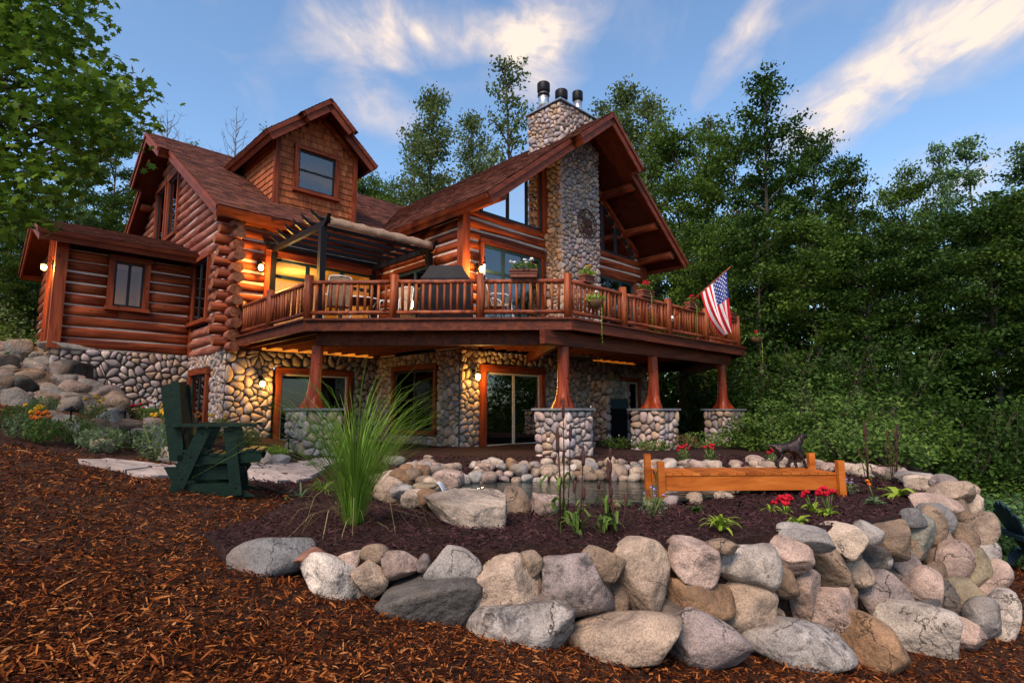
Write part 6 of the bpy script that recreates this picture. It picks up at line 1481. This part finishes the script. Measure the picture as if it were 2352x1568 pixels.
T = [(1000, 192, 34, 'pop1', 'slim poplar just to the near side of the chimney, dense and dark', .80), (955, 262, 38, 'pop2', 'shorter poplar rising over the valley of the roofs', .8), (1165, 132, 33, 'pop2', 'tallest thin poplar directly beside the chimney flues', .85), (1085, 250, 39, 'pop1', 'poplar filling the gap between the two tall poplars', .7),
     (1430, 178, 34, 'pop1', 'poplar rising behind the peak of the great gable', 0.8), (1368, 225, 38, 'pop2', 'thin poplar behind the chimney flues', .8), (1495, 205, 40, 'pop1', 'poplar over the long slope of the gable', 0.7), (1592, 236, 36, 'pop2', 'poplar with a bent tip between gable and big maple', 1.0), (1540, 300, 33, 'mid1', 'rounded tree close behind the gable edge', .7),
     (1745, 152, 26, 'map2', 'tall dark maple standing highest above the forest edge', 0.72), (1668, 300, 29, 'mid1', 'lighter tree between the gable and the tall dark maple', 0.7), (1850, 300, 30, 'map1', 'dark tree shouldering the tall maple', 0.6), (1960, 345, 27, 'map2', 'dark tree with a bare-looking tip beyond the maple', 0.7), (2080, 395, 29, 'mid1', 'tree in the dip of the forest skyline', 0.65),
     (2225, 297, 25, 'pale1', 'pale green tree with feathery top on the skyline', 0.75), (2150, 315, 28, 'pale1', 'slender pale tree leaning against the feathery one', 0.5), (2345, 315, 26, 'pale1', 'pale tree cut by the picture edge', 0.7),
     (1610, 520, 25, 'mid1', 'green tree behind the gable eave', .75), (1720, 470, 22, 'map2', 'dark maple at the forest edge beyond the flag', .9), (1850, 500, 21, 'mid1', 'greener tree at the forest edge between two dark ones', 1.0), (1985, 520, 20, 'map1', 'broad dark tree over the shrubs', .95), (2110, 520, 19, 'map2', 'deep shaded tree in the middle of the forest edge', 1.0), (2240, 470, 18, 'map1', 'dark tree whose low boughs hang over the ferns', 1.0), (2370, 440, 17, 'mid1', 'near forest tree at the picture edge', .9), (2450, 350, 19, 'map1', 'forest tree standing just outside the view', 1.0),
     (262, 290, 25, 'mid1', 'bright green tree behind the steep house gable', .75), (205, 335, 23, 'pale1', 'pale tree between the maple and the house gable', .75), (120, 430, 24, 'mid1', 'tree behind the low porch roof', .9), (40, 470, 21, 'map1', 'dark tree behind the porch', .9), (-30, 520, 19, 'mid1', 'tree beyond the porch steps', .9), (75, 560, 26, 'pop1', 'thin tree trunk seen past the porch', 1.2),
     (455, 316, 40, 'pop2', 'treetop peeping over the ridge beside the dormer', .6), (628, 262, 39, 'pop2', 'treetop peeping over the dormer roof', .7), (848, 402, 36, 'mid1', 'small crown showing between dormer and great roof', .6), (890, 425, 40, 'mid1', 'low crown in the notch of the roofs', .7)]
for a in T: tree(*a)
# deeper wood behind
k = 0
for i in range(24):
    x = -700 + i * 165 + rng.uniform(-40, 40)
    if 330 < x < 1480: continue
    tree(x, rng.uniform(470, 560) if x > 1500 else rng.uniform(430, 540), rng.uniform(38, 46), ['map1', 'map2', 'mid1'][i % 3], 'tall shaded tree deep in the wood behind the forest edge', 1.1, 'deep wood')
# leafless trees
def bare(x, ytop, d, label, spread=.28):
    top = on_y(x, ytop, d); zb = float(z_low(top[0], top[1])); h = top[2] - zb; t = empty('bare_tree', (top[0], top[1], zb - .05)); tag(t, label, 'tree', 'leafless trees'); r = random.Random(int(x)); b = MB()
    b.tube([(0, 0, 0), (.1, 0, h * .4), (0, .1, h * .7), (.05, 0, h * .97)], [.14, .1, .06, .012], n=7, caps=False); b.build('trunk', M['twig'], t); b = MB()
    for i in range(46):
        z = h * (.55 + .43 * i / 46); a = i * 2.4; ln = h * spread * (1.05 - i / 60) * r.uniform(.5, 1); o = np.array([.05, .03, z]); e = o + np.array([math.cos(a) * ln * .45, math.sin(a) * ln * .45, ln * .75]); m_ = (o + e) / 2 + np.array([math.cos(a), math.sin(a), -.4]) * ln * .10; b.tube([o, m_, e], [.028, .016, .005], n=4, caps=False)
        for q in range(3): f = r.uniform(.4, .9); s = m_ * (1 - f) + e * f; b.tube([s, s + np.array([r.uniform(-1, 1), r.uniform(-1, 1), r.uniform(.5, 1.2)]) * ln * .22], [.012, .004], n=3, caps=False)
    b.build('branches', M['twig'], t)
    rs = np.random.RandomState(int(x)); C = np.array([[rs.normal(0, .5), rs.normal(0, .5), h * rs.uniform(.55, .8)] for _ in range(16)]); V, Fq = leaves_at(C, 14, .3, (.12, .2), rs); np_mesh('crown', V, Fq, M['leaf_mid'], t)
bare(385, 262, 34, 'nearly leafless tree behind the ridge next to the maple boughs'); bare(543, 262, 36, 'nearly leafless tree behind the ridge left of the dormer', .22)

# the big maple whose boughs hang in from the side
STAR = [(-.5, 0), (-.22, .16), (-.30, .44), (.02, .28), (.22, .52), (.26, .20), (.55, .0), (.26, -.20), (.22, -.52), (.02, -.28), (-.30, -.44), (-.22, -.16)]
mp_ = (-8.6, 7.4); mz = float(z_low(*mp_)); mpl = empty('maple_tree', (mp_[0], mp_[1], mz - .05)); tag(mpl, 'large maple with lobed leaves whose boughs hang in front of the house gable', 'tree')
MPOLY = [(-420, -260), (150, -260), (170, -60), (205, -20), (212, 40), (185, 80), (238, 118), (232, 160), (300, 170), (330, 215), (345, 250), (318, 285), (335, 318), (300, 345), (255, 352), (228, 372), (186, 392), (172, 440), (168, 486), (120, 520), (60, 515), (-60, 540), (-420, 560)]
rs = np.random.RandomState(77); C = []
while len(C) < 560:
    x, y = rs.uniform(-420, 345), rs.uniform(-260, 560)
    if bool(pip(x, y, MPOLY)): C.append(on_y(x, y, rs.uniform(5.6, 8.6)) - np.array([mp_[0], mp_[1], mz - .05]))
while len(C) < 860:
    q = rs.normal(0, 1, 3) * np.array([1.5, 1.6, 1.6]) + np.array([-.8, .2, 5.2])
    w = q + np.array([mp_[0], mp_[1], mz]); px = 1176 + F_ * w[0] / max(.5, w[1])
    if px < -40 and q[2] > 2.0: C.append(q)
C = np.array(C); V, Fq = leaves_at(C, 24, .30, (.085, .14), rs, flatz=.36, up=1.1, shape=STAR); np_mesh('crown', V, Fq, M['leaf_maple'], mpl)
b = MB(); b.tube([(0, 0, 0), (.05, .02, 1.5), (0, .1, 3.2), (.1, 0, 5.0), (.15, .1, 7.0)], [.26, .21, .17, .12, .03], n=12, caps=False); b.build('trunk', M['bark'], mpl); b = MB()
for i in range(0, len(C), 5):
    q = C[i]; z0 = max(1.6, min(6.5, q[2] - .45 * math.hypot(q[0], q[1]) * .6)); o = np.array([.05, .03, z0]); m_ = (o + q) / 2 + np.array([0, 0, .25]); b.tube([o, m_, q], [.035, .018, .004], n=5, caps=False)
b.build('limbs', M['bark'], mpl)

# shrubs and ferns at the forest edge
def shrub(x, y, d, h, r, n, lm, label, L=(.09, .17), name='shrub', group='shrubs at the forest edge', zb=None):
    p = on_y(x, y, d); zb = float(z_low(p[0], p[1])) if not bool(pip(p[0], p[1], BED)) else gz(p[0], p[1]); t = empty(name, (p[0], p[1], zb - .03)); tag(t, label, 'shrub', group); rs = np.random.RandomState(int(x * 7 + y + 9000)); C = []
    for _ in range(n):
        v = rs.normal(0, 1, 3); v /= np.linalg.norm(v); v[2] = abs(v[2]); C.append(v * np.array([r, r, h]) * rs.uniform(.45, 1.0) + np.array([0, 0, .05]))
    V, Fq = leaves_at(np.array(C), 30, r * .2 + .06, (L[0] * .72, L[1] * .72), rs, up=1.2, flatz=.4); np_mesh('foliage', V, Fq, M[lm], t); b = MB()
    for _ in range(9): a = rs.uniform(0, 6.28); b.tube([(0, 0, 0), (math.cos(a) * r * .35, math.sin(a) * r * .35, h * .5), (math.cos(a) * r * .6, math.sin(a) * r * .6, h * .85)], [.022, .014, .005], n=5, caps=False)
    b.build('stems', M['bark'], t)
SH = [(1800, 960, 13.5, 1.3, 1.1, 70, 'leaf_shrub', 'bright leafy bramble beside the last stone pier'), (1890, 920, 13.0, 1.75, 1.2, 95, 'leaf_shrub', 'tallest bright green bramble behind the dog statue'), (1985, 950, 12.6, 1.4, 1.1, 80, 'leaf_shrub', 'bright bramble behind the dark stalk plants'), (2075, 980, 12.0, 1.1, 1.0, 70, 'leaf_mid', 'low shrub past the bed corner'), (1740, 985, 14.5, 1.0, .9, 60, 'leaf_mid', 'green shrub hiding the foot of the last pier'),
      (1930, 1010, 11.0, .75, .8, 50, 'leaf_shrub', 'low bramble right behind the rim stones'), (2030, 1030, 10.2, .7, .8, 50, 'leaf_shrub', 'low leafy shrub behind the rim stones near the bend'), (2140, 1040, 10.5, .8, .9, 60, 'leaf_mid', 'leafy shrub beyond the bend of the boulder wall'),
      (2200, 1100, 9.6, .85, .8, 60, 'leaf_pale', 'pale fern mound past the bend of the boulder wall'), (2270, 1120, 9.4, .85, .9, 70, 'leaf_pale', 'pale fern mound behind the teal chair'), (2350, 1110, 9.8, .95, 1.0, 70, 'leaf_pale', 'pale fern mound at the picture edge'), (2310, 1050, 11.5, 1.1, 1.2, 70, 'leaf_mid', 'dim shrub behind the ferns'), (2420, 1090, 10.5, 1.1, 1.1, 60, 'leaf_mid', 'fern mound just outside the view'), (2220, 1040, 12.2, 1.0, 1.1, 60, 'leaf_mid', 'dim shrub between ferns and forest')]
for a in SH: shrub(*a)
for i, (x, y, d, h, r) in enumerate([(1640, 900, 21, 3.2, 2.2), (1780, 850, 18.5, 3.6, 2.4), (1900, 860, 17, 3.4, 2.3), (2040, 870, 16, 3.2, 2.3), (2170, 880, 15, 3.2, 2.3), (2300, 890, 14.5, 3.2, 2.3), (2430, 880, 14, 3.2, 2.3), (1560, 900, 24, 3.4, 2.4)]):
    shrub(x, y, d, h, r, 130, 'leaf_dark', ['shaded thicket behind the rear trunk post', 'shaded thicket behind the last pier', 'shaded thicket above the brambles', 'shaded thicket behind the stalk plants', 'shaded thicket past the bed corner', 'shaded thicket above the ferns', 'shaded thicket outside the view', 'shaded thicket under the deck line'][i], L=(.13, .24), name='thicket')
for i, (x, y, d, h, r, m) in enumerate([(30, 740, 18, 2.4, 1.8, 'leaf_mid'), (-60, 700, 17, 2.8, 2.0, 'leaf_grey'), (60, 700, 20, 2.6, 1.8, 'leaf_dark'), (-150, 740, 15, 2.4, 2, 'leaf_mid')]):
    shrub(x, y, d, h, r, 120, m, ['green shrub behind the porch steps', 'grey-leaved shrub beyond the boulder bank', 'dark shrub in the gap beside the porch', 'shrub beyond the boulder bank outside the view'][i], L=(.10, .2), name='bank_shrub', group='shrubs by the porch')

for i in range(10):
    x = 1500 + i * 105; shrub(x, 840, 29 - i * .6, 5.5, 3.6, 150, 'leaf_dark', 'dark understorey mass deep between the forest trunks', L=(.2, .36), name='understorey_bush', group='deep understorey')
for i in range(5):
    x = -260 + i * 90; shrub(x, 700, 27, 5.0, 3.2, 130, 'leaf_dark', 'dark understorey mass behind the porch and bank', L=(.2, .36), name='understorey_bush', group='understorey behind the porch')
